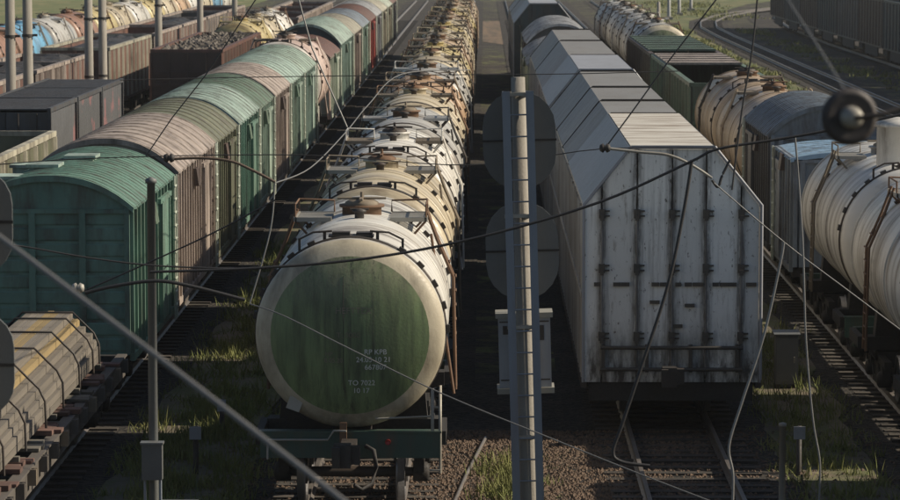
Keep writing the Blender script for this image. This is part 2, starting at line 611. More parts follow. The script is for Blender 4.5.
def tank_meshes(key, L=TL, R_=TR, nst=4, mid=None):
    y0, y1 = .8, .8 + L - 1.0
    mid = mid or y0 + (y1 - y0) * .58
    d = {}
    b = MB()
    pr = [(R_, y0)]
    nw = max(3, int(L / 2.4))
    for i in range(1, nw):
        yy = y0 + (y1 - y0) * i / nw
        pr += [(R_, yy - .03), (R_ + .009, yy - .015), (R_ + .009, yy + .015), (R_, yy + .03)]
    pr += [(R_, y1)]
    pr += [(R_ * math.cos(t), y1 + .42 * math.sin(t)) for t in [PI / 2 * k / 8 for k in range(1, 9)]]
    b.lathe(pr, 64, (0, TZ))
    d['barrel'] = b.mesh('barrel')
    rr = R_ * .835
    b = MB()
    b.lathe([(R_ * math.cos(t), y0 - .42 * math.sin(t)) for t in [math.acos(.835) * k / 10 for k in range(11)]], 64, (0, TZ))
    d['head_rim'] = b.mesh('head_rim')
    b = MB()
    b.lathe([(rr * k / 12, head_y(rr * k / 12, y0, R_)) for k in range(12, -1, -1)], 64, (0, TZ))
    d['head_disc'] = b.mesh('head_disc')
    d['straps'] = []
    for i in range(nst):
        yy = y0 + .25 + (y1 - y0 - .5) * i / (nst - 1)
        b = MB()
        b.lathe([(R_, yy - .055), (R_ + .028, yy - .05), (R_ + .028, yy + .05), (R_, yy + .055)], 64, (0, TZ))
        c = MB()
        for k in range(13):
            t = R(8 + 13.5 * k) if k % 2 == 0 else None
            for t in (R(2 + 14 * k / 1.0),):
                if 70 < math.degrees(t) < 110:
                    continue
                x, z = math.cos(t), math.sin(t)
                p = Vector((x * (R_ + .05), yy, TZ + z * (R_ + .05)))
                e = Vector((-z, 0, x))
                n_ = Vector((x, 0, z))
                vs_ = []
                for a in (-1, 1):
                    for yq in (-.06, .06):
                        for h in (-.035, .02):
                            vs_.append(p + e * (.06 * a) + Vector((0, yq, 0)) + n_ * h)
                c.add(vs_, [(0, 1, 3, 2), (4, 6, 7, 5), (0, 4, 5, 1), (2, 3, 7, 6), (0, 2, 6, 4), (1, 5, 7, 3)])
        d['straps'].append((b.mesh('strap'), c.mesh('clamp_row') if i in (0, nst // 2) else None, yy))
    top = TZ + R_
    b = MB()
    b.lathe([(.34, top - .1), (.34, top + .1), (.39, top + .1), (.39, top + .14), (0, top + .14)], 24, (0, mid), 'z')
    d['hatch'] = b.mesh('hatch')
    b = MB()
    b.lathe([(.29, top + .14), (.29, top + .18), (.22, top + .22), (0, top + .24)], 20, (0, mid), 'z')
    b.tube([(-.42, mid - .05, top + .25), (.42, mid - .05, top + .25)], .022, 6)
    b.box(-.03, .03, mid - .45, mid + .3, top + .23, top + .27)
    b.tube([(0, mid - .05, top + .2), (0, mid - .05, top + .36)], .03, 6)
    d['hatch_lid'] = b.mesh('hatch_lid')
    b = MB()
    b.lathe([(.08, top - .05), (.08, top + .1), (.12, top + .1), (.12, top + .14), (0, top + .17)], 12, (.0, mid - 1.1), 'z')
    b.tube([(-.16, mid - 1.1, top + .15), (.16, mid - 1.1, top + .15)], .02, 6)
    d['valve'] = b.mesh('valve')
    for s_, nm in ((-1, 'l'), (1, 'r')):
        b = MB()
        xi, xo = s_ * .5, s_ * 1.12
        zt = top - .06
        x0, x1 = sorted((xi, xo))
        for k in range(7):
            yy = mid - .55 + k * 1.1 / 6.9
            b.box(x0, x1, yy, yy + .1, zt - .02, zt + .015)
        for yy in (mid - .6, mid + .57):
            b.box(x0, x1, yy, yy + .05, zt - .05, zt + .025)
        b.box(xo - .025, xo + .025, mid - .6, mid + .62, zt - .05, zt + .03)
        d['walkway_' + nm] = b.mesh('walkway')
        b = MB()
        for yy in (mid - .57, mid + .59):
            b.tube([(xo, yy, zt), (xo, yy, zt + .24)], .018, 5)
            b.tube([(xo, yy, zt - .03), (s_ * .9, yy, zt - .28)], .022, 5)
        b.tube([(xo, mid - .57, zt + .24), (xo, mid + .59, zt + .24)], .018, 5)
        b.tube([(xi, mid + .59, zt + .02), (xi, mid + .59, zt + .22), (xo, mid + .59, zt + .24)], .018, 5)
        d['rail_' + nm] = b.mesh('handrail')
        b = MB()
        for q in (-.2, .2):
            b.tube([(xo, mid + q, zt + .1), (s_ * 1.3, mid + q, top - .45), (s_ * 1.58, mid + q, top - 1.1), (s_ * 1.62, mid + q, 1.2)], .028, 5)
        for k in range(9):
            z = 1.4 + k * .25
            xx = s_ * (1.62 if z < top - 1.1 else 1.62 - (z - top + 1.1) * .42)
            b.tube([(xx, mid - .2, z), (xx, mid + .2, z)], .016, 5)
        if s_ > 0:
            b.tube([(s_ * 1.2, mid - .25, top - .35), (s_ * 1.6, mid - 1.1, 1.25)], .026, 5)
        d['ladder_' + nm] = b.mesh('ladder')
    b = MB()
    yy = y0 + .3
    for s_ in (-1, 1):
        b.box(s_ * .42 - .025, s_ * .42 + .025, yy, yy + .05, top - .12, top + .1)
        b.box(s_ * .82 - .02, s_ * .82 + .02, yy, yy + .04, top - .32, top - .02)
        b.tube([(s_ * .3, yy, top + .1), (s_ * .6, yy, top + .08), (s_ * .82, yy, top - .03)], .018, 5)
    b.box(-.36, .36, yy - .02, yy + .3, top + .0, top + .03)
    b.box(-.3, -.02, yy + .02, yy + .25, top - .05, top + .08)
    b.box(.08, .34, yy + .05, yy + .3, top - .05, top + .07)
    d['end_platform'] = b.mesh('end_platform')
    b = MB()
    b.box(-.3, .3, .75, L - .1, .95, 1.2)
    for s_ in (-1, 1):
        b.box(s_ * 1.45 - .06, s_ * 1.45 + .06, .75, 2.2, .98, 1.2)
        b.box(s_ * 1.45 - .06, s_ * 1.45 + .06, L - 1.7, L - .25, .98, 1.2)
    for yy in (2.1, L - 1.7):
        b.box(-1.4, 1.4, yy - .2, yy + .2, .96, 1.22)
        for k in range(6):
            pass
        b.prism([(-1.2, 1.2), (1.2, 1.2), (1.15, 1.75), (.8, 1.5), (.4, 1.32), (0, 1.27), (-.4, 1.32), (-.8, 1.5), (-1.15, 1.75)], yy - .18, yy + .18)
    d['frame'] = b.mesh('frame')
    b = MB()
    b.box(-1.42, 1.42, .55, .74, .8, 1.2)
    b.box(-1.44, 1.44, .53, .76, 1.2, 1.23)
    d['beam'] = b.mesh('buffer_beam')
    b = MB()
    b.box(-1.42, 1.42, L - .24, L - .06, .8, 1.2)
    d['beam2'] = b.mesh('buffer_beam')
    b = MB()
    b.tube([(1.3, .6, 1.2), (1.3, .6, 1.9), (1.42, .6, 1.95), (1.42, .6, 1.2)], .03, 6)
    b.tube([(.4, .6, 1.42), (1.3, .6, 1.46)], .018, 5)
    b.tube([(1.3, .62, 1.6), (1.42, .62, 1.6)], .02, 5)
    b.tube([(1.42, .6, 1.2), (1.42, .62, .55)], .025, 5)
    b.tube([(1.42, .6, .6), (1.25, .6, .6)], .02, 5)
    d['corner'] = b.mesh('corner_handrail')
    b = MB()
    b.tube([(.25, .5, 1.0), (.38, .38, .95), (.42, .3, .7), (.36, .22, .45), (.2, .15, .36), (.08, .1, .45)], .035, 8)
    d['hose'] = b.mesh('air_hose')
    TM[key] = d
    return d


tank_meshes('std')
tank_meshes('early', mid=.8 + 8.3 * .46, nst=3)
tank_meshes('late', mid=.8 + 8.3 * .68, nst=5)


def tank(label, x, y, colour, key='std', near=False, rim=None, disc=None, fit=None, group=None, rz=0, dome=False):
    d = TM[key]
    t = thing('tank_wagon', label, 'tank wagon', (x, y, 0), rz, group)
    m = tankm(colour)
    fm = fit or m
    hr = (m, dusty, fits[1], iron)[int(y * .7) % 4]
    ob('barrel', d['barrel'], m, t)
    ob('head_rim', d['head_rim'], rim or m, t)
    ob('head_disc', d['head_disc'], disc or m, t)
    for i, (a, c, ys_) in enumerate(d['straps']):
        s_ = ob('strap', a, iron if c and i == 0 else m, t)
        if c:
            ob('clamp_row', c, iron, s_)['kind'] = 'stuff'
    h = ob('hatch', d['hatch'], fm, t)
    ob('hatch_lid', d['hatch_lid'], (iron, dusty, fits[1])[int(y) % 3], h)
    ob('valve', d['valve'], iron, t)
    for s_ in 'lr':
        wk = ob('walkway', d['walkway_' + s_], gal if near else (dusty, m, dusty)[int(y * 1.3) % 3], t)
        if near or int(y) % 2:
            ob('handrail', d['rail_' + s_], hr, wk)
        ob('ladder', d['ladder_' + s_], hr, t)
    if near or int(y) % 3 == 0:
        ob('end_platform', d['end_platform'], iron, t)
    ob('frame', d['frame'], black, t)
    ob('buffer_beam', d['beam'], beam_m, t)
    ob('buffer_beam', d['beam2'], beam_m, t)
    ob('corner_handrail', d['corner'], gal, t)
    L = TL
    if dome:
        b = MB()
        b.lathe([(.42, TZ + TR - .12), (.42, TZ + TR + .75), (.5, TZ + TR + .75), (.5, TZ + TR + .82), (.3, TZ + TR + .92), (0, TZ + TR + .95)], 24, (-.15, 2.7), 'z')
        ob('dome', b, m, t)
    if near:
        ob('air_hose', d['hose'], black, t)
        bogies(t, (2.1, L - 1.7), True)
    else:
        bogies(t, (2.1, L - 1.7), False)
    couplers(t, L + .65)
    return t


dusty = mat('dusty_brown_steel', (.2, .165, .12), (.12, .095, .07), .75, 0, .7)
fits = [iron, mat('rusty_fittings', (.16, .09, .05), (.08, .05, .035), .8, .1, .7)]
gal = mat('dusty_galvanised_steel', (.33, .32, .285), (.2, .175, .14), .55, .2, .7)
beam_m = mat('dark_green_beam_paint', (.035, .08, .062), (.03, .05, .04), .5, 0, .6, dirt=RUST, damt=.4)
ORD = ['first', 'second', 'third', 'fourth', 'fifth', 'sixth', 'seventh', 'eighth', 'ninth', 'tenth', 'eleventh', 'twelfth', 'thirteenth', 'fourteenth', 'fifteenth', 'sixteenth', 'seventeenth', 'eighteenth', 'nineteenth', 'twentieth']
cols = ['white', 'cream', 'white', 'grey', 'cream', 'orange', 'grey', 'cream', 'yellow', 'tan', 'cream', 'yellow', 'cream', 'tan', 'yellow', 'cream', 'tan', 'cream', 'tan']
T1 = None
for i, c in enumerate(cols):
    y = 49.4 + i * 10.0
    if i == 0:
        lab = 'nearest tank wagon of the central train, with a round green end and cream rim'
    else:
        lab = f'{c} tank wagon with rusty streaks, {ORD[i]} from the near end of the central train'
    o = tank(lab, XT + random.uniform(-.03, .03), y, c, ('std', 'late', 'std', 'early', 'late', 'std', 'early')[i % 7], near=i < 2, rim=rim_cream if i == 0 else None, disc=head_green if i == 0 else None,
             fit=None if i % 3 else fits[1], group='tank wagons of the central train')
    if i == 0:
        T1 = o

# lettering on the green end of the first wagon
white_paint = mat('white_lettering', (.62, .63, .6), (.45, .46, .44), .6, 0, .5, rnd=0)
faded_paint = mat('faded_lettering', (.2, .17, .13), (.12, .12, .08), .6, 0, .8, rnd=0)


def lettering(parent, txt, cx, cz, size, m, y0=.8):
    cu = bpy.data.curves.new('lettering', 'FONT')
    cu.body = txt
    cu.size = size
    cu.align_x = 'CENTER'
    cu.align_y = 'CENTER'
    to = bpy.data.objects.new('lettering_source', cu)
    COL.objects.link(to)
    dg = bpy.context.evaluated_depsgraph_get()
    me0 = bpy.data.meshes.new_from_object(to.evaluated_get(dg))
    bpy.data.objects.remove(to)
    b = MB()
    b.add([(v.co.x + cx, head_y(math.hypot(v.co.x + cx, v.co.y + cz - TZ), y0) - .012, v.co.y + cz) for v in me0.vertices], [tuple(p.vertices) for p in me0.polygons])
    bpy.data.meshes.remove(me0)
    o = ob('lettering', b, m, parent)
    return o


hd = [c for c in T1.children if c.name.startswith('head_disc')][0]
S = 63.7


def hx(u):
    return (u - 347) / S


def hz(v):
    return TZ - (v - 332) / S


for txt, u, v, sz, m in (('RP KPB', 373, 347.5, .115, white_paint), ('24.05 10 21', 371, 355.3, .115, white_paint), ('667807', 373, 363, .115, white_paint),
                         ('TO 7022', 359, 379, .115, white_paint), ('10 17', 358.5, 387, .115, white_paint),
                         ('HP', 326.5, 349.5, .1, faded_paint), ('8.05.20', 331, 356, .1, faded_paint), ('T: 0000', 346, 330.5, .12, faded_paint), ('HEFTTEX', 351, 306, .14, faded_paint)):
    lettering(hd, txt, hx(u), hz(v), sz, m)
for pts_ in ([(hx(341), z) for z in [1.9 + k * .1 for k in range(19)]], ):
    b = MB()
    b.tube([(x, head_y(math.hypot(x, z - TZ), .8) - .001, z) for x, z in pts_], .005, 6)
    ob('weld_seam', b, black, hd)
b = MB()
b.lathe([(.045, .5), (.045, .528), (0, .528)], 14, (hx(385), 1.06))
ob('reflector', b, mat('red_reflector', (.45, .05, .04), (.3, .04, .03), .4), T1)
b = MB()
b.tube([(-1.3, .48, 1.1), (-.35, .48, 1.1), (-.25, .4, 1.26), (-.05, .36, 1.26)], .018, 6)
b.tube([(-1.3, .48, 1.1), (-1.3, .42, .8)], .018, 6)
ob('uncoupling_lever', b, gal, T1)
b = MB()
b.box(-.16, -.05, .44, .53, .78, 1.38)
ob('coupler_bracket', b, fits[1], T1)
b = MB()
pc = Vector((hx(291), .62, hz(402)))
b.box(-.11, .11, -.02, .02, -.1, .1)
pl = ob('data_plate', b, gal, T1, pc)
pl.rotation_euler = (0, R(20), 0)

# ------------------------------------------------------------------ box wagons with arched roofs


def arch(hw, z0, h, n=20, ex=2.3):
    return [(-hw + 2 * hw * i / n, z0 + h * (1 - abs(-1 + 2 * i / n) ** ex)) for i in range(n + 1)]


def boxcar(label, x, y, secs, hw=1.5, eave=3.95, crown=4.65, rib_w=.5, rib_h=.024, near=False, group=None, hatches=False, endm=None):
    """secs: (length, roof colour, wall colour) from the near end on"""
    t = thing('box_wagon', label, 'box wagon', (x, y, 0), 0, group)
    L = sum(s_[0] for s_ in secs)
    ya = 0.0
    zb = 1.1
    for si, (l, rc, wc) in enumerate(secs):
        yb = ya + l
        rm, wm_ = boxm(rc), boxm(wc)
        a = arch(hw + .1, eave - .05, crown - eave + .05)
        b = MB()
        b.prism(a + [(p[0] * .97, p[1] - .06) for p in reversed(a)], ya, yb - .004)
        rf = ob('roof_section', b, rm, t)
        b = MB()
        n = max(2, int(round(l / rib_w)))
        for k in range(n + 1):
            yy = ya + .05 + (l - .1) * k / n
            b.sweep(arch(hw + .13, eave - .09, crown - eave + .09), 0, rib_h, yy, .04 if rib_w < .7 else .06)
        ob('roof_rib_set', b, rm, rf)
        for s_ in (-1, 1):
            b = MB()
            b.box(s_ * (hw - .03) - .03, s_ * (hw - .03) + .03, ya + .02, yb - .02, zb, eave - .02)
            wl = ob('side_wall', b, wm_, t)
            b = MB()
            nn = max(2, int(l / .62))
            for k in range(nn + 1):
                yy = ya + .1 + (l - .2) * k / nn
                b.box(s_ * (hw + .035) - .04, s_ * (hw + .035) + .04, yy - .05, yy + .05, zb, eave - .1)
            b.box(s_ * (hw + .04) - .045, s_ * (hw + .04) + .045, ya + .02, yb - .02, eave - .1, eave - .03)
            b.box(s_ * (hw + .04) - .045, s_ * (hw + .04) + .045, ya + .02, yb - .02, zb - .12, zb + .02)
            ob('wall_rib_set', b, wm_, wl)
            b = MB()
            yl = yb - .55
            for q in (-.2, .2):
                b.tube([(s_ * (hw + .16), yl + q, zb - .2), (s_ * (hw + .16), yl + q, eave)], .025, 5)
            for k in range(10):
                z = zb + .1 + k * .28
                b.tube([(s_ * (hw + .16), yl - .24, z), (s_ * (hw + .16), yl + .24, z)], .03, 5)
            ob('ladder', b, boxm('pale'), t)
            b = MB()
            yh = ya + l * .42
            b.add([(s_ * (hw + .08), yh - .3, 3.3), (s_ * (hw + .08), yh + .3, 3.3), (s_ * (hw + .08), yh + .3, 3.7), (s_ * (hw + .08), yh - .3, 3.7),
                   (s_ * (hw + .2), yh - .3, 3.3), (s_ * (hw + .2), yh + .3, 3.3), (s_ * (hw + .14), yh + .3, 3.7), (s_ * (hw + .14), yh - .3, 3.7)],
                  [(0, 1, 2, 3), (4, 5, 6, 7), (0, 1, 5, 4), (1, 2, 6, 5), (2, 3, 7, 6), (3, 0, 4, 7)])
            ob('side_hatch', b, boxm('dkgreen') if wc in ('green', 'teal', 'mint', 'pale', 'dkgreen') else boxm('umber'), t)
            b = MB()
            yd = ya + l * .72
            for q in (-.75, .75):
                b.box(s_ * (hw + .1) - .04, s_ * (hw + .1) + .04, yd + q - .05, yd + q + .05, zb, eave - .35)
            b.box(s_ * (hw + .1) - .04, s_ * (hw + .1) + .04, yd - 1.1, yd + 1.1, eave - .38, eave - .28)
            b.box(s_ * (hw + .09) - .02, s_ * (hw + .09) + .02, yd - .7, yd + .7, zb + .03, eave - .38)
            ob('sliding_door', b, wm_, t)
        ya = yb
    em = endm or boxm(secs[0][2])
    a = arch(hw, eave - .04, crown - eave - .02)
    for yy, s_ in ((.02, -1), (L - .02, 1)):
        b = MB()
        b.prism(a + [(hw, zb), (-hw, zb)], yy - .03, yy + .03)
        ew = ob('end_wall', b, em, t)
        if s_ < 0:
            b = MB()
            b.prism(arch(hw + .1, eave - .05, crown - eave + .06) + [(p[0], p[1] - .09) for p in reversed(arch(hw + .08, eave - .05, crown - eave + .03))], -.09, -.012)
            ob('gable_trim', b, boxm(secs[0][1]), ew)
            b = MB()
            b.box(-hw, hw, -.09, -.012, eave - .16, eave - .08)
            for xx in (-1.25, -.33, .62):
                b.box(xx - .06, xx + .06, -.1, -.012, zb, eave - .16)
            for s2 in (-1, 1):
                b.box(s2 * (hw - .04) - .05, s2 * (hw - .04) + .05, -.08, -.012, zb, eave - .05)
            ob('end_stiffener', b, em, ew)
            if near:
                for k in range(9):
                    z = zb + .06 + k * .3
                    for xa, xb in ((-1.19, -.39), (-.27, .56), (.68, 1.42)):
                        bb = MB()
                        bb.add([(xa, -.012, z), (xb, -.012, z), (xb, -.028, z + .03), (xa, -.028, z + .03), (xb, -.028, z + .23), (xa, -.028, z + .23), (xb, -.012, z + .25), (xa, -.012, z + .25)],
                               [(0, 1, 2, 3), (3, 2, 4, 5), (5, 4, 6, 7)])
                        ob('end_panel', bb, em, ew)
    if hatches:
        for xx, yy in ((-.95, 1.0), (-.95, 4.0), (-.35, 2.1), (.1, 4.3)):
            b = MB()
            zt = eave + (crown - eave) * (1 - abs(xx / 1.6) ** 2.3)
            b.box(xx - .34, xx + .3, yy - .4, yy + .4, zt + .04, zt + .1)
            b.box(xx - .28, xx + .24, yy - .34, yy + .34, zt - .1, zt + .04)
            ob('roof_hatch', b, boxm('teal'), t)
    b = MB()
    b.box(-.3, .3, .2, L - .2, .85, 1.08)
    b.box(-1.45, 1.45, .1, .3, .85, 1.08)
    b.box(-1.45, 1.45, L - .3, L - .1, .85, 1.08)
    ob('underframe', b, black, t)
    bogies(t, (1.7, L - 1.7), near)
    couplers(t, L)
    return t


bg_ = 'box wagons of the green and brown train'
boxcar('green box wagon with a ribbed green roof, right behind the timber wagon', XB, 60.0, [(7.9, 'green', 'green')], rib_w=.42, near=True, group=bg_, hatches=True, crown=4.5)
boxcar('box wagon with brown near half and dark olive far half behind the green wagon', XB, 68.9, [(9.4, 'brown', 'brown'), (7.0, 'olive', 'olive')], rib_w=1.0, rib_h=.03, group=bg_, crown=4.62)
boxcar('box wagon with pale teal near half and dark green far half', XB, 86.2, [(7.2, 'teal', 'green'), (6.6, 'dkgreen', 'mint')], rib_w=.95, rib_h=.03, group=bg_, crown=4.62)
boxcar('box wagon with short brown near part and long mint green rear part', XB, 100.9, [(7.6, 'brown', 'brown'), (8.2, 'teal', 'mint'), (8.6, 'mint', 'teal')], rib_w=1.1, rib_h=.03, group=bg_, crown=4.62)
pk = tank('pinkish beige tank wagon coupled behind the mint green box wagon', XB, 126.4, 'pink', group='lone tanks in mixed trains', rim=tankm('white'))
pk.scale = (1.12, 1, 1.1)
boxcar('box wagon with brown roof behind the pinkish tank wagon', XB, 137.2, [(9, 'rust', 'pale')], group=bg_, rib_w=.9, eave=3.7, crown=4.35)
boxcar('box wagon with pale teal roof and dark shaded end, beyond the pinkish tank', XB, 147, [(13.4, 'teal', 'teal')], group=bg_, rib_w=.9, crown=4.8, endm=boxm('shade_navy'))  # shade on the near end is put into its dark colour
for i, (rc, wc) in enumerate((('beige', 'brown'), ('bluegrey', 'mint'), ('rust', 'red'), ('grey', 'grey'), ('beige', 'beige'), ('pale', 'beige'), ('rust', 'slate'))):
    boxcar(f'{ {"brown":"brown","mint":"mint green","red":"red","grey":"grey","beige":"beige","slate":"slate grey"}[wc]} far box wagon, {ORD[i]} beyond the teal roofed wagon with the dark end', XB, 161.2 + i * 11.2, [(10.4, rc, wc)], group=bg_, rib_w=1.1)

# right hand train: a grey arched wagon and a blue one
boxcar('low pale blue wagon between the white domed tank and the grey arched wagon', XR, 76.0, [(4.2, 'ltblue', 'bluegrey')], hw=1.45, eave=3.75, crown=3.85, group='wagons of the right hand train')
boxcar('grey box wagon with blue grey arched roof, right behind the pale blue wagon', XR, 81.6, [(7.2, 'bluegrey', 'slate')], endm=boxm('bluegrey'), rib_w=.4, group='wagons of the right hand train')

# ------------------------------------------------------------------ white six sided car carriers
wend = None


def carrier_mats():
    wm_ = mat('chalky_white_paint', (.74, .74, .71), (.6, .6, .575), .5, 0, .7, (.6, .6, .6), dirt=(.09, .085, .08), damt=.6, dscale=(9, 9, .6), thr=(.57, .78), bump=.6, bscale=3)
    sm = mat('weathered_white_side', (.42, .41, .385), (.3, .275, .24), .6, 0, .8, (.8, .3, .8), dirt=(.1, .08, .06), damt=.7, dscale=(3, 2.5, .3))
    rg = mat('grey_roof_sheet', (.2, .197, .19), (.15, .149, .146), .6, 0, .5, (.5, .2, .5), dirt=(.13, .11, .09), damt=.35, dscale=(1.5, .5, 1))
    rw = mat('rusty_white_roof_sheet', (.52, .5, .45), (.42, .39, .33), .6, 0, .7, (.5, 1.5, .5), dirt=(.17, .12, .08), damt=.85, dscale=(.5, 4, .5), thr=(.48, .6))
    rl = mat('pale_roof_sheet', (.29, .3, .33), (.22, .23, .25), .5, 0, .6, (.5, .2, .5), dirt=(.13, .11, .09), damt=.3)
    return wm_, sm, rg, rw, rl


CM = carrier_mats()
overlay(CM[0], (.05, .042, .036), columns((-1.28, -.64, 0.0, .62, 1.26), .15), .85, (30, 30, 1.4), .38, .56)
overlay(CM[0], (.035, .03, .027), columns((-1.28, -.64, 0.0, .62, 1.26), .1), .95, (7, 7, 2.2), .42, .56)
overlay(CM[0], (.1, .085, .07), columns((-.1,), .7), .6, (16, 16, .6), .5, .7)
overlay(CM[0], (.07, .055, .042), span(2, -5, -4), .9, (15, 15, 8), .6, .66)
overlay(CM[0], (.16, .12, .085), span(2, -5, -4), .7, (5, 5, 1.1), .58, .7)
overlay(CM[0], (.06, .052, .045), span(2, 2.3, .95), 1.0, (6, 6, 1.6), .35, .6)
HX = [(-1.6, .85), (-1.6, 4.1), (-.755, 5.15), (.755, 5.15), (1.6, 4.1), (1.6, .85)]


def carrier(label, x, y, cuts, mats, near=False, endm=None, sc=1.0):
    """cuts: distances along the wagon where the roof sheets meet"""
    t = thing('car_carrier_wagon', label, 'car carrier', (x, y, 0), 0, 'six sided car carrier wagons')
    wm_, sm, rg, rw, rl = CM
    sg = mat('grey_slope_sheet', (.22, .22, .225), (.16, .16, .165), .55, 0, .8, (.6, .5, .6), dirt=(.1, .08, .06), damt=.6, dscale=(2, 2, .5))
    L = cuts[-1]
    th = .05

    def strip(p, q, ya, yb, m, name, lift=0.0):
        (x0, z0), (x1, z1) = p, q
        l = math.hypot(x1 - x0, z1 - z0)
        nx, nz = -(z1 - z0) / l, (x1 - x0) / l
        b = MB()
        b.prism([(x0 + nx * lift, z0 + nz * lift), (x1 + nx * lift, z1 + nz * lift), (x1 - nx * th, z1 - nz * th), (x0 - nx * th, z0 - nz * th)], ya, yb)
        return ob(name, b, m, t)
    for i in range(len(cuts) - 1):
        ya, yb = cuts[i] + .03, cuts[i + 1] - .03
        lift = .03 if i == 0 else 0.0
        strip(HX[2], HX[3], ya, yb, mats[i], 'roof_panel', lift)
        strip(HX[1], HX[2], ya, yb, rl if i == 0 else sg, 'slope_panel', lift)
        strip(HX[3], HX[4], ya, yb, rl if i == 0 else sg, 'slope_panel', lift)
        b = MB()
        b.prism([(HX[2][0] - .05, 5.12), (HX[2][0] + .05, 5.2), (HX[3][0] - .05, 5.2), (HX[3][0] + .05, 5.12)], yb + .005, yb + .05)
        b.prism([(-1.63, 4.09), (-.77, 5.17), (-.77, 5.1), (-1.58, 4.02)], yb + .005, yb + .05)
        b.prism([(1.63, 4.09), (.77, 5.17), (.77, 5.1), (1.58, 4.02)], yb + .005, yb + .05)
        ob('roof_seam', b, iron, t)
    n = int(L / 2.6)
    for s_ in (-1, 1):
        for k in range(n):
            ya, yb = L * k / n + .03, L * (k + 1) / n - .03
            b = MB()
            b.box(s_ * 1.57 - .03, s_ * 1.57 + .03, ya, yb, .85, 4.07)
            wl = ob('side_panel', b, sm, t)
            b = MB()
            for q in range(4):
                yy = ya + .3 + q * (yb - ya - .6) / 3
                b.box(s_ * 1.62 - .025, s_ * 1.62 + .025, yy - .05, yy + .05, .9, 4.0)
            b.box(s_ * 1.62 - .035, s_ * 1.62 + .035, ya, yb, 2.4, 2.5)
            ob('panel_rib_set', b, sm, wl)
        b = MB()
        b.box(s_ * 1.6 - .05, s_ * 1.6 + .05, 0, L, .74, .9)
        ob('side_sill', b, iron, t)
    em = endm or wm_
    # end wall: leaves between the locking rods
    xs = [-1.6, -1.28, -.64, 0.0, .62, 1.26, 1.6]

    def ztop(xx):
        return 5.13 if abs(xx) <= .755 else 5.13 - (abs(xx) - .755) * (1.05 / .845)
    for yy in ((0.02, -1), (L - .02, 1)):
        for k in range(len(xs) - 1):
            xa, xb = xs[k] + .012, xs[k + 1] - .012
            pts = [(xa, .85), (xb, .85), (xb, ztop(xb))]
            for br in (.755, -.755):
                if xa < br < xb:
                    pts.append((br, 5.13))
            pts.append((xa, ztop(xa)))
            b = MB()
            b.prism(pts, yy[0] - .03, yy[0] + .03)
            ob('door_leaf', b, em, t)
        if yy[1] > 0:
            continue
        for xx in xs[1:-1]:
            b = MB()
            b.tube([(xx, -.07, 1.0), (xx, -.07, min(3.95, ztop(xx) - .25))], .024, 6)
            rod = ob('locking_rod', b, em if not near else rod_m, t)
            for z in (1.7, 2.95, 3.95):
                b = MB()
                b.box(xx - .055, xx + .055, -.1, -.012, z - .08, z + .08)
                b.box(xx + .04, xx + .14, -.08, -.012, z - .05, z - .025)
                b.box(xx + .04, xx + .14, -.08, -.012, z + .04, z + .065)
                b.box(xx - .035, xx + .035, -.13, -.1, z - .12, z - .02)
                ob('bracket', b, grime_m, rod)
        for xx in (-1.35, -1.0, -.85, -.3, -.15, .12, .3, .48, .8, .95, 1.1, 1.45):
            b = MB()
            w_ = random.uniform(.05, .1)
            b.box(xx - w_, xx + w_, -.06, -.012, 2.62, 2.69)
            ob('hinge_plate', b, grime_m, t)
        b = MB()
        for za in (1.5, 1.1):
            b.tube([(-1.3, -.13, za), (.6, -.13, za), (1.3, -.13, za)], .035, 8)
        for xx in (-1.25, -.45, .35, 1.2):
            b.box(xx - .03, xx + .03, -.15, -.012, 1.05, 1.55)
        ob('end_step_rail', b, grime_m, t)
        b = MB()
        for s_ in (-1, 1):
            b.prism([(s_ * 1.6, .85), (s_ * 1.64, .85), (s_ * 1.64, 4.12), (s_ * .77, 5.2), (s_ * .755, 5.15), (s_ * 1.6, 4.1)], -.06, .0)
        b.box(-.755, .755, -.06, -.012, 5.14, 5.2)
        b.tube([(1.63, -.06, .9), (1.63, -.06, 4.11), (.765, -.06, 5.18)], .03, 10)
        ob('end_trim', b, rl, t)
        for xx, zz in ((-.3, 2.3), (.34, 2.24), (.12, 1.86)):
            b = MB()
            b.box(xx - .1, xx + .08, -.07, -.012, zz, zz + .06)
            ob('door_handle', b, grime_m, t)
    b = MB()
    b.box(-.35, .35, .2, L - .2, .7, .84)
    b.box(-1.5, 1.5, .05, .3, .5, .84)
    ob('underframe', b, black, t)
    b = MB()
    b.box(-1.5, 1.5, .4, L - .4, .86, .92)
    ob('floor', b, black, t)
    bogies(t, (3, L - 3), near)
    couplers(t, L)
    return t


rod_m = mat('grimy_rod', (.2, .2, .2), (.08, .07, .06), .6, 0, .8, dirt=GRIME, damt=.8, dscale=(3, 3, 1))
grime_m = mat('greasy_bracket', (.05, .047, .043), (.09, .07, .05), .7, 0, .7)
_, _, rg, rw, rl = CM
carrier('nearest white six sided car carrier with rust streaked end doors', XW, 58.2, [0, 10.6, 16.0, 22.4, 31.6], [rw, rg, rg, rg], near=True)
carrier('second grey roofed six sided car carrier with a bluish near roof sheet', XW, 90.6, [0, 10.6, 24.0, 37], [rl, rg, rg])
boxcar('low grey box wagon half hidden right behind the second car carrier', XW - .1, 130, [(17, 'grey', 'pale')], rib_w=1.0, rib_h=.03, group='wagons behind the car carriers', eave=3.7, crown=4.3)
boxcar('grey box wagon with pale corrugated arched roof beyond the two car carriers', XW + .1, 149.5, [(13.5, 'corr', 'slate')], rib_w=.8, rib_h=.05, group='wagons behind the car carriers', crown=4.75)
carrier('far grey car carrier with a dark shaded end, beyond the corrugated arched roof', XW - .25, 172.5, [0, 12, 24, 36], [rl, rl, rg], endm=boxm('shade_navy'))  # end doors coloured dark to carry their shade

# ------------------------------------------------------------------ gondolas


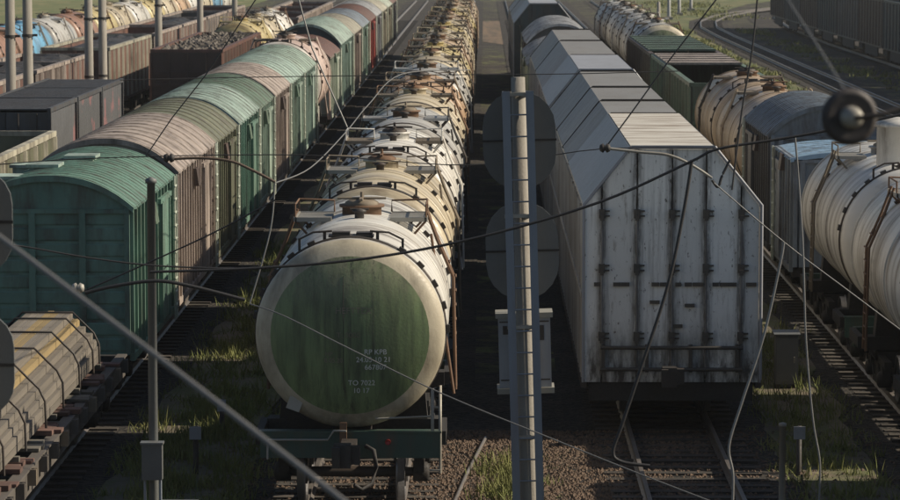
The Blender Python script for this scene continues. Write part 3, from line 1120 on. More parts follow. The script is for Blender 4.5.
def gondola(label, x, y, L, colour, rim=None, h=3.7, hw=1.5, load=None, cover=None, near=False, group=None, endc=None, skirt=False):
    t = thing('gondola_wagon', label, 'gondola', (x, y, 0), 0, group)
    m = boxm(colour)
    rm = boxm(rim) if rim else m
    for s_ in (-1, 1):
        b = MB()
        b.box(s_ * hw - .035, s_ * hw + .035, .04, L - .04, 1.15, h - .1)
        wl = ob('side_wall', b, m, t)
        n = max(5, int(L / 1.7))
        for k in range(n + 1):
            yy = .12 + (L - .24) * k / n
            b = MB()
            xo = s_ * (hw + .035)
            b.add([(xo, yy - .1, 1.1), (xo, yy + .1, 1.1), (xo, yy + .1, h - .1), (xo, yy - .1, h - .1), (xo + s_ * .11, yy - .05, 1.15), (xo + s_ * .11, yy + .05, 1.15), (xo + s_ * .09, yy + .05, h - .12), (xo + s_ * .09, yy - .05, h - .12)],
                  [(4, 5, 6, 7), (0, 1, 5, 4), (1, 2, 6, 5), (2, 3, 7, 6), (3, 0, 4, 7)])
            ob('side_post', b, rm, wl)
        b = MB()
        b.box(s_ * hw - .09, s_ * hw + .1, 0, L, h - .1, h + .04)
        ob('top_rail', b, rm, t)
        b = MB()
        b.box(s_ * hw - .06, s_ * hw + .08, 0, L, 1.0, 1.14)
        ob('side_sill', b, m, t)
    for yy in (.04, L - .04):
        b = MB()
        b.box(-hw + .04, hw - .04, yy - .03, yy + .03, 1.15, h - .1)
        ew = ob('end_wall', b, boxm(endc) if endc else m, t)
        b = MB()
        sg = -1 if yy < 1 else 1
        for z in (1.7, 2.25, 2.8):
            b.box(-hw + .05, hw - .05, yy + sg * .03, yy + sg * .1, z, z + .12)
        for xx in (-.8, 0, .8):
            b.box(xx - .06, xx + .06, yy + sg * .03, yy + sg * .12, 1.15, h - .12)
        ob('end_stiffener', b, boxm(endc) if endc else m, ew)
        b = MB()
        b.box(-hw + .1, hw - .1, yy - .06, yy + .06, h - .1, h + .035)
        ob('end_rail', b, rm, t)
    b = MB()
    b.box(-hw + .04, hw - .04, .08, L - .08, 1.12, 1.2)
    b.box(-.3, .3, .1, L - .1, .85, 1.11)
    ob('floor', b, black, t)
    if load == 'scrap':
        b = MB()
        rnd = random.Random(int(x * 10 + y))
        n = 26
        vs_ = [(-hw + .1 + (2 * hw - .2) * i / 8, .1 + (L - .2) * j / n, h - .28 + rnd.uniform(-.12, .2)) for j in range(n + 1) for i in range(9)]
        b.add(vs_, [(j * 9 + i, j * 9 + i + 1, (j + 1) * 9 + i + 1, (j + 1) * 9 + i) for j in range(n) for i in range(8)])
        for k in range(260):
            px, py = rnd.uniform(-hw + .2, hw - .2), rnd.uniform(.3, L - .3)
            l, a = rnd.uniform(.15, .7), rnd.uniform(0, PI)
            dz = rnd.uniform(-.12, .15)
            p0 = Vector((px - l / 2 * math.cos(a), py - l / 2 * math.sin(a), h - .08 - dz))
            p1 = Vector((px + l / 2 * math.cos(a), py + l / 2 * math.sin(a), h - .05 + dz))
            p0.x = max(-hw + .1, min(hw - .1, p0.x))
            p1.x = max(-hw + .1, min(hw - .1, p1.x))
            b.tube([p0, p1], rnd.uniform(.03, .1), 4)
        o = ob('scrap_load', b, scrap_m, t)
        o['kind'] = 'stuff'
    if load == 'coal':
        b = MB()
        rnd = random.Random(int(x * 10 + y))
        n, q = 30, 10
        vs_ = [(-hw + .05 + (2 * hw - .1) * i / q, .1 + (L - .2) * j / n, h - .35 + .35 * math.sin(PI * i / q) * (.6 + .4 * math.sin(j * .9)) + rnd.uniform(-.06, .06)) for j in range(n + 1) for i in range(q + 1)]
        b.add(vs_, [(j * (q + 1) + i, j * (q + 1) + i + 1, (j + 1) * (q + 1) + i + 1, (j + 1) * (q + 1) + i) for j in range(n) for i in range(q)])
        o = ob('coal_load', b, coal_m, t)
        o['kind'] = 'stuff'
    if cover:
        k = 0
        ya = cover[0]
        while ya < cover[1] - .1:
            b = MB()
            b.box(-hw + .02, hw - .02, ya + .02, min(ya + 2.2, cover[1]) - .02, h + .045, h + .1)
            b.box(-hw + .02, hw - .02, ya + .02, ya + .1, h + .1, h + .14)
            ob('cover_panel', b, boxm(cover[2]), t)
            ya += 2.2
    if skirt:  # added dark sheets that close off the lit gap under the wagon
        for s_ in (-1, 1):
            b = MB()
            b.box(s_ * (hw - .05) - .04, s_ * (hw - .05) + .04, 3.2, L - 3.2, .35, 1.0)
            ob('added_apron', b, black, t)
    bogies(t, (1.8, L - 1.8), near)
    couplers(t, L)
    return t


scrap_m = mat('mixed_scrap', (.13, .115, .1), (.05, .04, .03), .7, .2, .8, (3, 3, 3), bump=.4)
coal_m = mat('coal', (.03, .03, .032), (.015, .015, .016), .6, 0, .6, (4, 4, 4), bump=.8, bscale=12)
gg = 'open gondolas in the left hand sidings'
gondola('empty olive gondola with pale ribs at the left edge before the grey containers', XC, 70.5, 15.2, 'olive', 'beige', group=gg)
gondola('dark gondola heaped with scrap metal, its shaded end facing the camera', XC, 140.5, 24, 'umber', 'rust', load='scrap', group=gg, h=3.85, endc='umber')
for i, (y, L, c, r_, ld) in enumerate(((88, 16, 'rust', 'brown', 'coal'), (105.5, 16.2, 'rust', 'brown', 'coal'), (122.8, 8.0, 'umber', 'brown', 'coal'), (131, 8.6, 'rust', 'brown', 'coal'),
                                       (146.8, 18.4, 'rust', 'beige', 'coal'), (167, 15, 'rust', 'brown', None), (183, 15, 'rust', 'brown', 'coal'), (199, 15, 'slate', 'brown', None), (215, 15, 'rust', 'brown', None))):
    gondola(f'rust brown gondola, {ORD[i]} from the near end of the siding behind the containers', XG, y, L, c, r_, load=ld, group=gg)
for i in range(3):
    tank(f'{("yellow", "cream", "white")[i]} tank wagon, {ORD[i]} behind the scrap filled gondola', XC, 167 + i * 10, ('yellow', 'cream', 'white')[i], group='lone tanks in mixed trains')
for i in range(3):
    gondola(f'{ORD[i]} brown gondola beyond the tanks that follow the scrap gondola', XC, 198 + i * 15, 14.4, 'rust', 'brown', group=gg)
for i, c in enumerate(['white', 'blue', 'cream', 'cream', 'brown', 'blue', 'grey', 'brown', 'yellow', 'cream', 'white', 'yellow', 'cream', 'orange', 'white', 'cream', 'blue', 'white']):
    tank(f'{c} tank wagon, {ORD[i]} from the left in the far tank row by the meadow', XL, 112 + i * 10, c, group='tank wagons of the far left row')

# right hand train further back
rg_ = 'wagons of the right hand train'
tank('dirty white tank wagon with a stubby dome, behind the insulator at right', XR, 64.5, 'white', near=True, group=rg_, dome=True)
tank('nearest dirty white tank wagon, cut by the right picture edge', XR, 54.5, 'white', near=True, group=rg_)
tank('grey tank wagon next in front, just outside the right picture edge', XR, 44.4, 'grey', group=rg_)
tank('cream tank wagon leading the right hand train, outside the right picture edge', XR, 34.4, 'cream', group=rg_)
tank('rusty tan tank wagon with brown top fittings behind the grey arched wagon', XR, 92, 'tan', 'std', fit=fits[1], group='wagons of the right hand train')
tank('second rusty tan tank wagon, just before the open green gondola', XR, 102, 'tan', 'std', fit=fits[1], group='wagons of the right hand train')
gondola('open green gondola behind the rusty tan tanks, half of it covered with brown boards', XR, 113, 26, 'dkgreen', 'dkgreen', cover=(15, 25.8, 'brown'), group='wagons of the right hand train')
gondola('green gondola closed with green cover panels, behind the open green one', XR, 140, 22, 'dkgreen', 'umber', cover=(2.5, 21.8, 'dkgreen'), group='wagons of the right hand train')
for i in range(6):
    tank('far grey tank wagon with pale rim and greenish end, behind the covered gondola' if i == 0 else f'far grey tank wagon, {ORD[i]} behind the covered green gondola', XR + .3, 164 + i * 10.0, 'grey' if i % 2 == 0 else 'white', rim=rim_cream if i == 0 else None, disc=head_green if i == 0 else None, group='wagons of the right hand train')
# train on the far right, its shade put into darker wagon colours
fx = 28.8
for i in range(11):
    y = 148 + i * 14.4
    c = ('umber', 'shade_navy', 'umber', 'slate', 'shade_navy', 'umber', 'slate', 'shade_navy', 'umber', 'shade_navy', 'umber')[i]
    gondola(f'dark high sided gondola, {ORD[i]} from the near end of the shaded far right train', fx, y, 13.8, c, c if i % 3 else 'slate', h=4.3, group='wagons of the shaded far right train', skirt=True)

# ------------------------------------------------------------------ containers on flat wagons


def container(label, x, y, c):
    t = thing('shipping_container', label, 'container', (x, y, 1.33), 0, 'grey containers on the left')
    m = boxm(c)
    L, H, hw = 5.75, 2.93, 1.2
    for s_ in (-1, 1):
        b = MB()
        n = 26
        vs_, fs = [], []
        for k in range(n * 2 + 1):
            yy = .1 + (L - .2) * k / (2 * n)
            o_ = .035 if (k // 2) % 2 else 0
            vs_ += [(s_ * (hw - .04 + o_), yy, .15), (s_ * (hw - .04 + o_), yy, H - .12)]
        fs = [(2 * k, 2 * k + 2, 2 * k + 3, 2 * k + 1) for k in range(2 * n)]
        b.add(vs_, fs)
        ob('side_wall', b, graf_m, t)
        b = MB()
        b.box(s_ * hw - .05, s_ * hw + .05, 0, L, H - .12, H)
        b.box(s_ * hw - .05, s_ * hw + .05, 0, L, 0, .15)
        for yy in (0, L - .14):
            b.box(s_ * hw - .07, s_ * hw + .053, yy, yy + .14, .15, H - .12)
        ob('corner_frame', b, m, t)
    b = MB()
    for k in range(14):
        yy = .06 + k * (L - .12) / 14
        b.box(-hw + .05, hw - .05, yy, yy + (L - .12) / 28, H - .06, H - .02)
        b.box(-hw + .05, hw - .05, yy + (L - .12) / 28, yy + (L - .12) / 14, H - .08, H - .045)
    ob('roof', b, m, t)
    for xa, xb in ((-hw + .06, -.01), (.01, hw - .06)):
        b = MB()
        b.box(xa, xb, .05, .1, .15, H - .12)
        dr = ob('door', b, m, t)
        for q in (.3, .75):
            b = MB()
            xx = xa + (xb - xa) * q
            b.tube([(xx, .02, .2), (xx, .02, H - .15)], .02, 5)
            ob('locking_rod', b, iron, dr)
    b = MB()
    b.box(-hw + .06, hw - .06, L - .1, L - .05, .15, H - .12)
    ob('end_wall', b, m, t)


graf_m = mat('grey_steel_with_faded_pink_paint', (.095, .097, .102), (.07, .072, .075), .5, 0, .6, dirt=(.3, .13, .13), damt=.55, dscale=(1.1, .8, .5), thr=(.55, .6))
for i, y in enumerate((87.2, 93.2, 99.1)):
    container(('nearest grey container on the left, its dark end facing the camera', 'middle grey container of the three on the left', 'farthest grey container of the three on the left')[i], XC, y, 'slate')


def flat(label, x, y, L, near=False, deck=False):
    t = thing('flat_wagon', label, 'flat wagon', (x, y, 0), 0, 'flat wagons')
    for s_ in (-1, 1):
        b = MB()
        b.box(s_ * 1.36 - .05, s_ * 1.36 + .05, 0, L, .85, 1.22)
        b.box(s_ * 1.36 - .09, s_ * 1.36 + .09, 0, L, 1.22, 1.25)
        ob('side_sill', b, sill_m, t)
    b = MB()
    b.box(-.35, .35, .1, L - .1, .7, 1.2)
    for yy in (0.02, L - .22):
        b.box(-1.3, 1.3, yy, yy + .2, .8, 1.24)
    ob('underframe', b, black, t)
    if deck:
        yy, k = .05, 0
        while yy < L - 1.2:
            red = k % 3 != 2
            for q in range(random.choice((3, 4))):
                w_ = random.uniform(.24, .32)
                b = MB()
                xe = random.uniform(-.07, .07)
                zz = random.uniform(-.02, .02)
                b.box(-1.38 + xe, 1.38 + xe, yy + .008, yy + w_ - .01, 1.26, 1.32 + zz)
                p = ob('plank', b, plank_r if red else plank_g, t)
                p.rotation_euler = (0, 0, random.uniform(-.008, .008))
                yy += w_
            for q in range(2):
                w_ = random.uniform(.3, .45)
                b = MB()
                b.box(-1.28, 1.28 - random.uniform(0, .5), yy + .06, yy + w_ - .1, 1.16, 1.2)
                ob('bearer', b, plank_g, t)
                yy += w_
            k += 1
        n = int(L / 1.2)
        for s_ in (-1, 1):
            for k in range(n):
                yq = .5 + k * 1.2
                b = MB()
                x0 = s_ * 1.46
                b.box(x0 - .05 + .005 * s_, x0 + .08, yq - .09, yq - .05, 1.0, 1.24)
                b.box(x0 - .05 + .005 * s_, x0 + .08, yq + .05, yq + .09, 1.0, 1.24)
                b.box(x0 + s_ * .035, x0 + s_ * .075, yq - .05, yq + .05, 1.0, 1.23)
                ob('stake_pocket', b, sill_m if k % 3 else dusty, t)
    bogies(t, (2, L - 2), near)
    couplers(t, L)
    return t


sill_m = mat('grimy_sill_paint', (.1, .09, .08), (.06, .05, .04), .7, 0, .7)
plank_r = mat('red_brown_deck_board', (.13, .07, .055), (.08, .055, .045), .85, 0, .7, (.5, 6, 6), rnd=.3)
plank_g = mat('grey_deck_board', (.13, .12, .1), (.07, .065, .055), .85, 0, .7, (.5, 6, 6), rnd=.35)
flat('flat wagon under the grey containers on the left', XC, 87, 18.2)
flat('plank decked flat wagon carrying the timber stack at lower left', XB + .1, 38.6, 20.4, near=True, deck=True)
# timber stack
beam_mats = [mat('grey_weathered_timber', (.165, .145, .12), (.09, .082, .07), .85, 0, .7, (8, .4, 8), rnd=.25), mat('yellowish_timber', (.26, .19, .085), (.17, .13, .07), .85, 0, .7, (8, .4, 8), rnd=.2)]
t = thing('timber_stack', 'strapped stack of grey and yellow timber beams on the flat wagon', 'timber', (XB + .42, 42.4, 1.33))
rows = [(15, 0), (15, 0), (14, 0), (13, 0), (11, 0), (9, 0), (7, 0)]
bw, bh = .117, .116
for j, (n, _) in enumerate(rows):
    for i in range(n):
        xx = (i - (n - 1) / 2) * bw
        l0 = random.uniform(-.12, .12)
        b = MB()
        b.box(xx - bw / 2 + .006, xx + bw / 2 - .006, l0, 14.5 + random.uniform(-.1, .1), .08 + j * (bh + .012), .08 + j * (bh + .012) + bh)
        ob('beam', b, beam_mats[1 if i in (3, 4, 8) and j > 3 or (i * 7 + j * 3) % 11 == 0 else 0], t)
for yy in (.6, 4, 8.1, 11, 14):
    b = MB()
    b.box(-.95, .95, yy - .06, yy + .06, 0, .075)
    ob('bearer', b, plank_g, t)
outl = [(-.9, .0), (-.89, .42), (-.8, .62), (-.62, .8), (-.44, .985), (.44, .985), (.62, .8), (.8, .62), (.89, .42), (.9, .0)]
for yy in (.5, 2.7, 4.9, 7.1, 9.2, 11.3, 13.2, 14.1):
    b = MB()
    b.tube([(x * 1.02, yy, z + .01) for x, z in outl], .02, 5)
    ob('strap', b, iron, t)

# ------------------------------------------------------------------ signal masts
conc = mat('mast_concrete', (.29, .27, .235), (.2, .185, .16), .85, 0, .6, (3, 3, 1), dirt=(.13, .11, .09), damt=.5, dscale=(6, 6, .6), bump=.3)
bluesteel = mat('blue_grey_steel', (.2, .235, .28), (.16, .18, .21), .5, .1, .6, dirt=RUST, damt=.3)
plate_m = mat('dark_signal_plate', (.11, .115, .115), (.085, .09, .09), .55, 0, .6, (2, 2, 2))
cab_m = mat('grey_cabinet_paint', (.3, .32, .35), (.23, .245, .26), .5, 0, .6, dirt=RUST, damt=.3)


def stadium(w_, h, n=10):
    r_ = w_ / 2 * .98
    k = h / 2 - r_
    pts = []
    for i in range(n + 1):
        a = PI * i / n
        pts.append((r_ * math.cos(a), k + r_ * math.sin(a)))
    for i in range(n + 1):
        a = PI + PI * i / n
        pts.append((r_ * math.cos(a), -k + r_ * math.sin(a)))
    return pts


def signal_mast(label, x, y, H, heads, w_, h, lean=0, box=None, pr=.125):
    t = thing('signal_mast', label, 'signal', (x, y, GZ))
    t.rotation_euler = (0, R(-lean), 0)
    b = MB()
    b.lathe([(pr * 1.15, 0), (pr * .85, H), (0, H)], 20, (0, 0), 'z')
    ob('mast', b, conc, t)
    for xx in (-.19, .17):
        b = MB()
        b.box(xx - .06, xx + .06, -.24, -.22, .3, H - .2)
        b.box(xx - .06, xx - .04, -.22, -.14, .3, H - .2)
        ob('ladder_rail', b, bluesteel, t)
    for k in range(int((H - .8) / .33)):
        z = .6 + k * .33
        b = MB()
        b.tube([(-.19, -.21, z), (.17, -.21, z)], .013, 5)
        ob('rung', b, bluesteel, t)
    for z in (1.6, 3.3, 5.0, H - .25):
        b = MB()
        b.box(-.26, .23, -.214, -.18, z - .025, z + .025)
        b.lathe([(pr + .03, z - .03), (pr + .03, z + .03)], 16, (0, 0), 'z')
        b.box(-.03, .03, -.2, -.1, z - .02, z + .02)
        ob('clamp', b, gal, t)
    for z in heads:
        b = MB()
        b.prism([(p[0], p[1] + z) for p in stadium(w_, h)], .3, .33)
        hd_ = ob('signal_plate', b, plate_m, t)
        b = MB()
        b.prism([(p[0], p[1] + z) for p in stadium(w_ * .5, h * .8)], .331, .55)
        for q in (-.28, .28):
            b.lathe([(.13, .551), (.13, .85)], 14, (0, z + q * h), 'y')
        b.box(-.03, .03, .1, .3, z - .3, z - .24)
        b.box(-.03, .03, .1, .3, z + .24, z + .3)
        ob('lamp_housing', b, plate_m, hd_)
        b = MB()
        b.box(-w_ * .5, w_ * .5, .285, .299, z - .015, z + .015)
        ob('plate_seam', b, black, hd_)
    if box:
        z0, z1, bw_ = box
        b = MB()
        b.box(-bw_ / 2, bw_ / 2, .17, .6, z0, z1)
        cb = ob('relay_box', b, cab_m, t)
        for za, zb_ in ((z1 + .001, z1 + .08), (z0 - .09, z0 - .002)):
            b = MB()
            b.box(-bw_ / 2 - .04, bw_ / 2 + .04, .12, .64, za, zb_)
            ob('box_flange', b, mat('pale_flange', (.27, .26, .22), (.19, .18, .155), .6), cb)
        b = MB()
        b.box(-bw_ / 2 + .07, -bw_ / 2 + .16, .155, .17, z1 - .25, z1 - .12)
        b.box(bw_ / 2 - .18, bw_ / 2 - .1, .155, .17, z1 - .35, z1 - .12)
        for zz in (z0 + .12, z1 - .06):
            b.box(-bw_ / 2 + .02, bw_ / 2 - .02, .16, .17, zz - .01, zz + .01)
        ob('box_fitting', b, iron, cb)
    return t


signal_mast('tall concrete signal mast in the middle with ladder, two plates and grey box', .7, 48.6, 7.1, (6.12, 4.42), 1.14, 1.52, 1.6, (2.32, 3.4, .8))
signal_mast('signal mast cut by the left picture edge, with two dark round ended plates', -4.95, 30.6, 7.2, (6.5, 5.1), .74, 1.06, 0, None, .12)
# thin pole with box
t = thing('marker_post', 'thin grey steel post with a dark box, before the green box wagon', 'post', (-4.9, 46.8, GZ))
b = MB()
b.lathe([(.075, 0), (.06, 5.62), (.085, 5.62), (.085, 5.68), (0, 5.72)], 14, (0, 0), 'z')
ob('pole', b, plate_m, t)
b = MB()
b.box(-.15, .15, -.26, -.08, 1.25, 1.78)
cb = ob('cable_box', b, plate_m, t)
b = MB()
b.box(-.17, .17, -.29, -.07, 1.78, 1.81)
ob('box_lid', b, plate_m, cb)
b = MB()
b.box(-.13, -.1, -.2, -.1, 0, 1.25)
b.box(.1, .13, -.2, -.1, 0, 1.25)
ob('bracket', b, bluesteel, t)


def cabinet(label, x, y, w_, d, h, m=plate_m):
    t = thing('relay_cabinet', label, 'cabinet', (x, y, GZ))
    b = MB()
    b.box(-w_ / 2, w_ / 2, 0, d, .12, h)
    ob('case', b, m, t)
    b = MB()
    b.add([(-w_ / 2 - .04, -.05, h), (w_ / 2 + .04, -.05, h), (w_ / 2 + .04, d + .04, h), (-w_ / 2 - .04, d + .04, h), (-w_ / 2 - .04, -.05, h + .03), (w_ / 2 + .04, -.05, h + .03), (w_ / 2 + .04, d + .04, h + .07), (-w_ / 2 - .04, d + .04, h + .07)],
          [(3, 2, 1, 0), (4, 5, 6, 7), (0, 1, 5, 4), (1, 2, 6, 5), (2, 3, 7, 6), (3, 0, 4, 7)])
    ob('lid', b, m, t)
    b = MB()
    b.box(-w_ / 2 + .03, w_ / 2 - .03, -.02, -.002, .18, h - .05)
    dr = ob('door', b, m, t)
    b = MB()
    b.box(w_ / 2 - .1, w_ / 2 - .07, -.05, -.02, h * .5, h * .5 + .12)
    ob('handle', b, gal, dr)
    for s_ in (-1, 1):
        b = MB()
        b.box(s_ * (w_ / 2 - .05) - .04, s_ * (w_ / 2 - .05) + .04, .05, d - .05, -.05, .12)
        ob('leg', b, iron, t)


cabinet('dark relay cabinet on the ground right of the white car carrier', 6.15, 64.6, .46, .4, 1.12)
cabinet('low grey cable cabinet on the ground at bottom left by the thin post', -4.62, 47.3, .5, .5, .66, plate_m)


def plate_post(label, x, y, h, w_=.2):
    t = thing('track_marker', label, 'marker', (x, y, GZ), 0, 'small track markers')
    b = MB()
    b.lathe([(.05, 0), (.045, h), (0, h)], 8, (0, 0), 'z')
    ob('post', b, iron, t)
    b = MB()
    b.box(-w_ / 2, w_ / 2, -.075, -.055, h - .22, h)
    ob('plate', b, cab_m, t)


plate_post('small marker with pale plate in the grass, the farther of the left pair', -4.86, 58.6, .68, .16)
plate_post('small marker with pale plate in the grass, the nearer of the left pair', -4.95, 54.2, .86, .2)
plate_post('small marker with bluish plate on the dark ground at lower right', 5.4, 54.4, .85, .2)
t = thing('short_post', 'short grey steel post standing at the lower right', 'post', (4.75, 50.5, GZ))
b = MB()
b.lathe([(.055, 0), (.05, 1.45), (.065, 1.45), (.065, 1.5), (0, 1.52)], 12, (0, 0), 'z')
ob('pole', b, conc, t)
b = MB()
b.box(-.12, .12, -.12, .12, 0, .06)
ob('foot', b, iron, t)

b = MB()
b.tube([(.02, 58, GZ + .06), (-.3, 54.2, GZ + .05), (-.62, 49.5, GZ + .05)], .035, 6)
tag(ob('loose_rail', b, rail_m), 'thin loose rail lying aslant on the gravel right of the first tank', 'rail')

# catenary masts in pairs on the left
mm_ = ['nearest', 'second', 'third', 'fourth', 'fifth']
for k, (u, z) in enumerate(((31, 112), (105, 134), (159, 157), (200, 180), (233, 205))):
    X = -16.0
    for j in (0, 1):
        if k >= 2 and j == 1:
            continue
        t = thing('catenary_mast', f'concrete catenary mast, {("right", "left")[j]} one of the {mm_[k]} pair at upper left' if k < 2 else f'single concrete catenary mast, {mm_[k]} along the row at upper left', 'mast', (X - .46 * j, z - 1.0 * j, GZ), 0, 'concrete catenary masts')
        b = MB()
        b.lathe([(.2, 0), (.145, 11.5), (0, 11.5)], 18, (0, 0), 'z')
        ob('pole', b, conc, t)
        b = MB()
        for zz in (3.2, 5.6, 7.9):
            b.lathe([(.2, zz), (.2, zz + .1)], 14, (0, 0), 'z')
        b.box(.1, .34, -.08, .08, 5.62, 5.7)
        ob('clamp', b, iron, t)
        b = MB()
        b.tube([(0, 0, 8.2), (2.6, 0, 8.7)], .04, 6)
        b.tube([(0, 0, 9.9), (2.6, 0, 8.7)], .025, 6)
        ob('bracket_arm', b, iron, t)
# fence posts on the far verge
for k, (x, y) in enumerate(((20.4, 318), (22.4, 335), (24.5, 352), (27, 371))):
    t = thing('fence_post', f'pale post on the grass verge inside the curved track, {ORD[k]} from the left', 'post', (x - 3.2, y, GZ), 0, 'posts on the verge')
    b = MB()
    b.lathe([(.2, 0), (.17, 2.2), (0, 2.3)], 10, (0, 0), 'z')
    ob('pole', b, conc if k == 0 else boxm('grey'), t)
    b = MB()
    b.box(-.4, .4, -.3, .3, 0, .3)
    ob('foot', b, conc, t)

# ------------------------------------------------------------------ overhead wires
wire_d = mat('dark_wire', (.03, .03, .032), (.05, .045, .04), .6, .3, .4)
wire_l = mat('pale_wire', (.19, .19, .185), (.13, .125, .12), .5, .3, .4)
arm_m = mat('rusty_arm', (.12, .085, .06), (.06, .045, .035), .7, .1, .6)


def smooth(pts, n=6):
    out = []
    for i in range(len(pts) - 1):
        p0, p1, p2, p3 = pts[max(0, i - 1)], pts[i], pts[i + 1], pts[min(len(pts) - 1, i + 2)]
        for k in range(n):
            t_ = k / n
            out.append(.5 * ((2 * p1) + (p2 - p0) * t_ + (2 * p0 - 5 * p1 + 4 * p2 - p3) * t_ ** 2 + (3 * p1 - p0 - 3 * p2 + p3) * t_ ** 3))
    out.append(pts[-1])
    return out


def wire(name, label, cat, pts, d, r_, m, sm=True, d2=None):
    P = [at(u, v, d + ((d2 or d) - d) * i / (len(pts) - 1)) for i, (u, v) in enumerate(pts)]
    if sm and len(P) > 2:
        P = smooth(P)
    o = ob(name, MB().tube(P, r_, 7), m)
    tag(o, label, cat, 'overhead wires and arms')
    return o


wire('guy_cable', 'thick blurred grey cable crossing the lower left corner', 'cable', [(-60, 192), (150, 351), (400, 545)], 14, .0125, wire_l, d2=12)
wire('registration_arm', 'dark bent arm across the lower part of the green box wagon', 'arm', [(85, 293), (115, 286), (155, 281), (190, 286), (245, 300)], 45, .026, wire_d)
wire('contact_wire', 'thin sagging wire across the end of the green box wagon', 'wire', [(-40, 238), (20, 246), (90, 258), (160, 266), (255, 269)], 44, .012, wire_d)
wire('contact_wire', 'thin wire rising from the dark arm past the brown box wagon', 'wire', [(84, 291), (150, 262), (215, 232), (275, 200)], 46, .012, wire_d)
wire('registration_arm', 'rusty arm before the brown and olive box wagon', 'arm', [(172, 159), (200, 158), (230, 161), (252, 170), (275, 182)], 50, .023, arm_m)
wire('contact_wire', 'pale wire climbing from the rusty arm over the tank train', 'wire', [(275, 183), (310, 168), (345, 133), (369, 104), (402, 74), (470, 70)], 50, .011, wire_l, d2=70)
wire('dropper_wire', 'pale drop wire hanging from the tip of the rusty arm', 'wire', [(275, 182), (270, 232), (250, 303)], 50, .012, wire_l)
wire('contact_wire', 'pale wire crossing the green tank end and running down to the right', 'wire', [(250, 304), (284, 316), (350, 349), (445, 395), (560, 442), (650, 478), (760, 520)], 47, .01, wire_l, d2=44)
wire('feeder_cable', 'dark cable crossing the tank rim and the signal mast to the white car carrier', 'cable', [(150, 272), (260, 268), (370, 258), (480, 237), (600, 202), (690, 162), (718, 149), (780, 139), (840, 128), (930, 108)], 42, .019, wire_d)
wire('contact_wire', 'thin level wire across the second tank and the mast top', 'wire', [(-20, 166), (100, 158), (300, 155), (470, 165), (600, 149), (715, 148)], 52, .009, wire_d)
wire('contact_wire', 'thin level wire far above the tank train', 'wire', [(120, 80), (260, 77), (420, 75), (560, 74), (680, 71)], 75, .011, wire_d)
wire('stay_wire', 'thin wire rising from the brown roof to the upper edge at left', 'wire', [(146, 156), (172, 118), (205, 76), (262, -10)], 60, .012, wire_d, False)
wire('stay_wire', 'thin stay from the mint green wagon down to the pale climbing wire', 'wire', [(296, -10), (312, 48), (347, 127)], 55, .014, wire_l, False)
wire('registration_arm', 'bent grey arm before the top of the white car carrier end', 'arm', [(604, 148), (640, 152), (668, 155), (690, 164), (712, 178)], 50, .023, gal)
wire('stay_wire', 'thin dark wire rising over the white car carrier roof to the top edge', 'wire', [(606, 147), (632, 112), (668, 62), (722, -8)], 50, .012, wire_d, False)
wire('arm_hook', 'small dark hook at the tip of the grey arm', 'hook', [(712, 180), (718, 187), (722, 176), (730, 160)], 50, .022, wire_d)
wire('contact_wire', 'pale wire slanting down right from the grey arm past the right tank', 'wire', [(714, 183), (785, 243), (850, 292), (930, 352)], 48, .01, wire_l)
wire('hanging_cable', 'thick cable hanging down before the white car carrier end', 'cable', [(692, 160), (684, 210), (668, 285), (641, 368), (622, 425), (613, 452), (622, 462), (650, 466)], 46, .026, wire_d)
wire('hanging_cable', 'grey cable hanging right of the white car carrier down to the ground', 'cable', [(784, 242), (780, 265), (764, 335), (742, 402), (729, 446), (733, 475), (732, 520)], 44, .019, wire_l)
wire('hanging_cable', 'thin cable hanging before the right tank at the lower right', 'cable', [(795, 137), (798, 172), (803, 250), (806, 340), (813, 420), (820, 465), (818, 520)], 44, .014, wire_l)
wire('stay_wire', 'pale stay running from the top edge to the insulator at right', 'wire', [(780, -12), (814, 40), (845, 90)], 15, .004, wire_l, False, d2=14.1)
wire('stay_wire', 'thin black wire dropping from the top edge at right', 'wire', [(758, -8), (752, 51), (742, 110), (732, 190)], 40, .012, wire_d)
# small clevis knobs on the arms
for nm, lab, u, v, d in (('insulator_knob', 'small dark knob at the left tip of the grey arm', 605, 148, 50), ('insulator_knob', 'small dark knob at the left tip of the rusty arm', 169, 158, 50), ('insulator_knob', 'small pale knob on the dark bent arm above the timber stack', 78, 288, 45)):
    b = MB()
    b.lathe([(0, -.09), (.05, -.08), (.075, -.03), (.04, 0), (.075, .03), (.05, .08), (0, .09)], 12, (0, 0), 'x')
    tag(ob(nm, b, iron if v != 288 else gal, None, at(u, v, d)), lab, 'insulator', 'overhead wires and arms')
# suspension insulator near the camera
c0 = at(850, 117, 14.0)
t = thing('suspension_insulator', 'dark round suspension insulator with a grey cap, close to the camera at right', 'insulator', c0)
ax = (Vector((0, 0, HC)) - c0).normalized() * 1.0 + _r * .22 + _u * -.05
t.rotation_euler = ax.to_track_quat('Z', 'Y').to_euler()
b = MB()
b.lathe([(.045, .022), (.07, .016), (.074, .02), (.095, .008), (.1, .012), (.122, -.004), (.126, -.014), (.12, -.03), (.1, -.02), (.095, -.045), (.075, -.025), (.07, -.05), (.04, -.03), (0, -.03)], 40, (0, 0), 'z')
ob('skirt', b, mat('brown_porcelain', (.05, .042, .04), (.035, .032, .03), .6, 0, .5), t)
b = MB()
b.lathe([(0, .1), (.03, .1), (.042, .085), (.048, .05), (.05, .015)], 24, (0, 0), 'z')
cp_ = ob('cap', b, gal, t)
b = MB()
b.tube([(0, 0, .09), (.03, .004, .13), (.12, .02, .14), (.45, .12, .1)], .011, 8)
ob('pin', b, iron, cp_)

# ------------------------------------------------------------------ grass and stones
grass_m = mat('trackside_grass', (.12, .15, .035), (.22, .2, .07), .8, 0, .8, (1, 1, 1), bump=0)


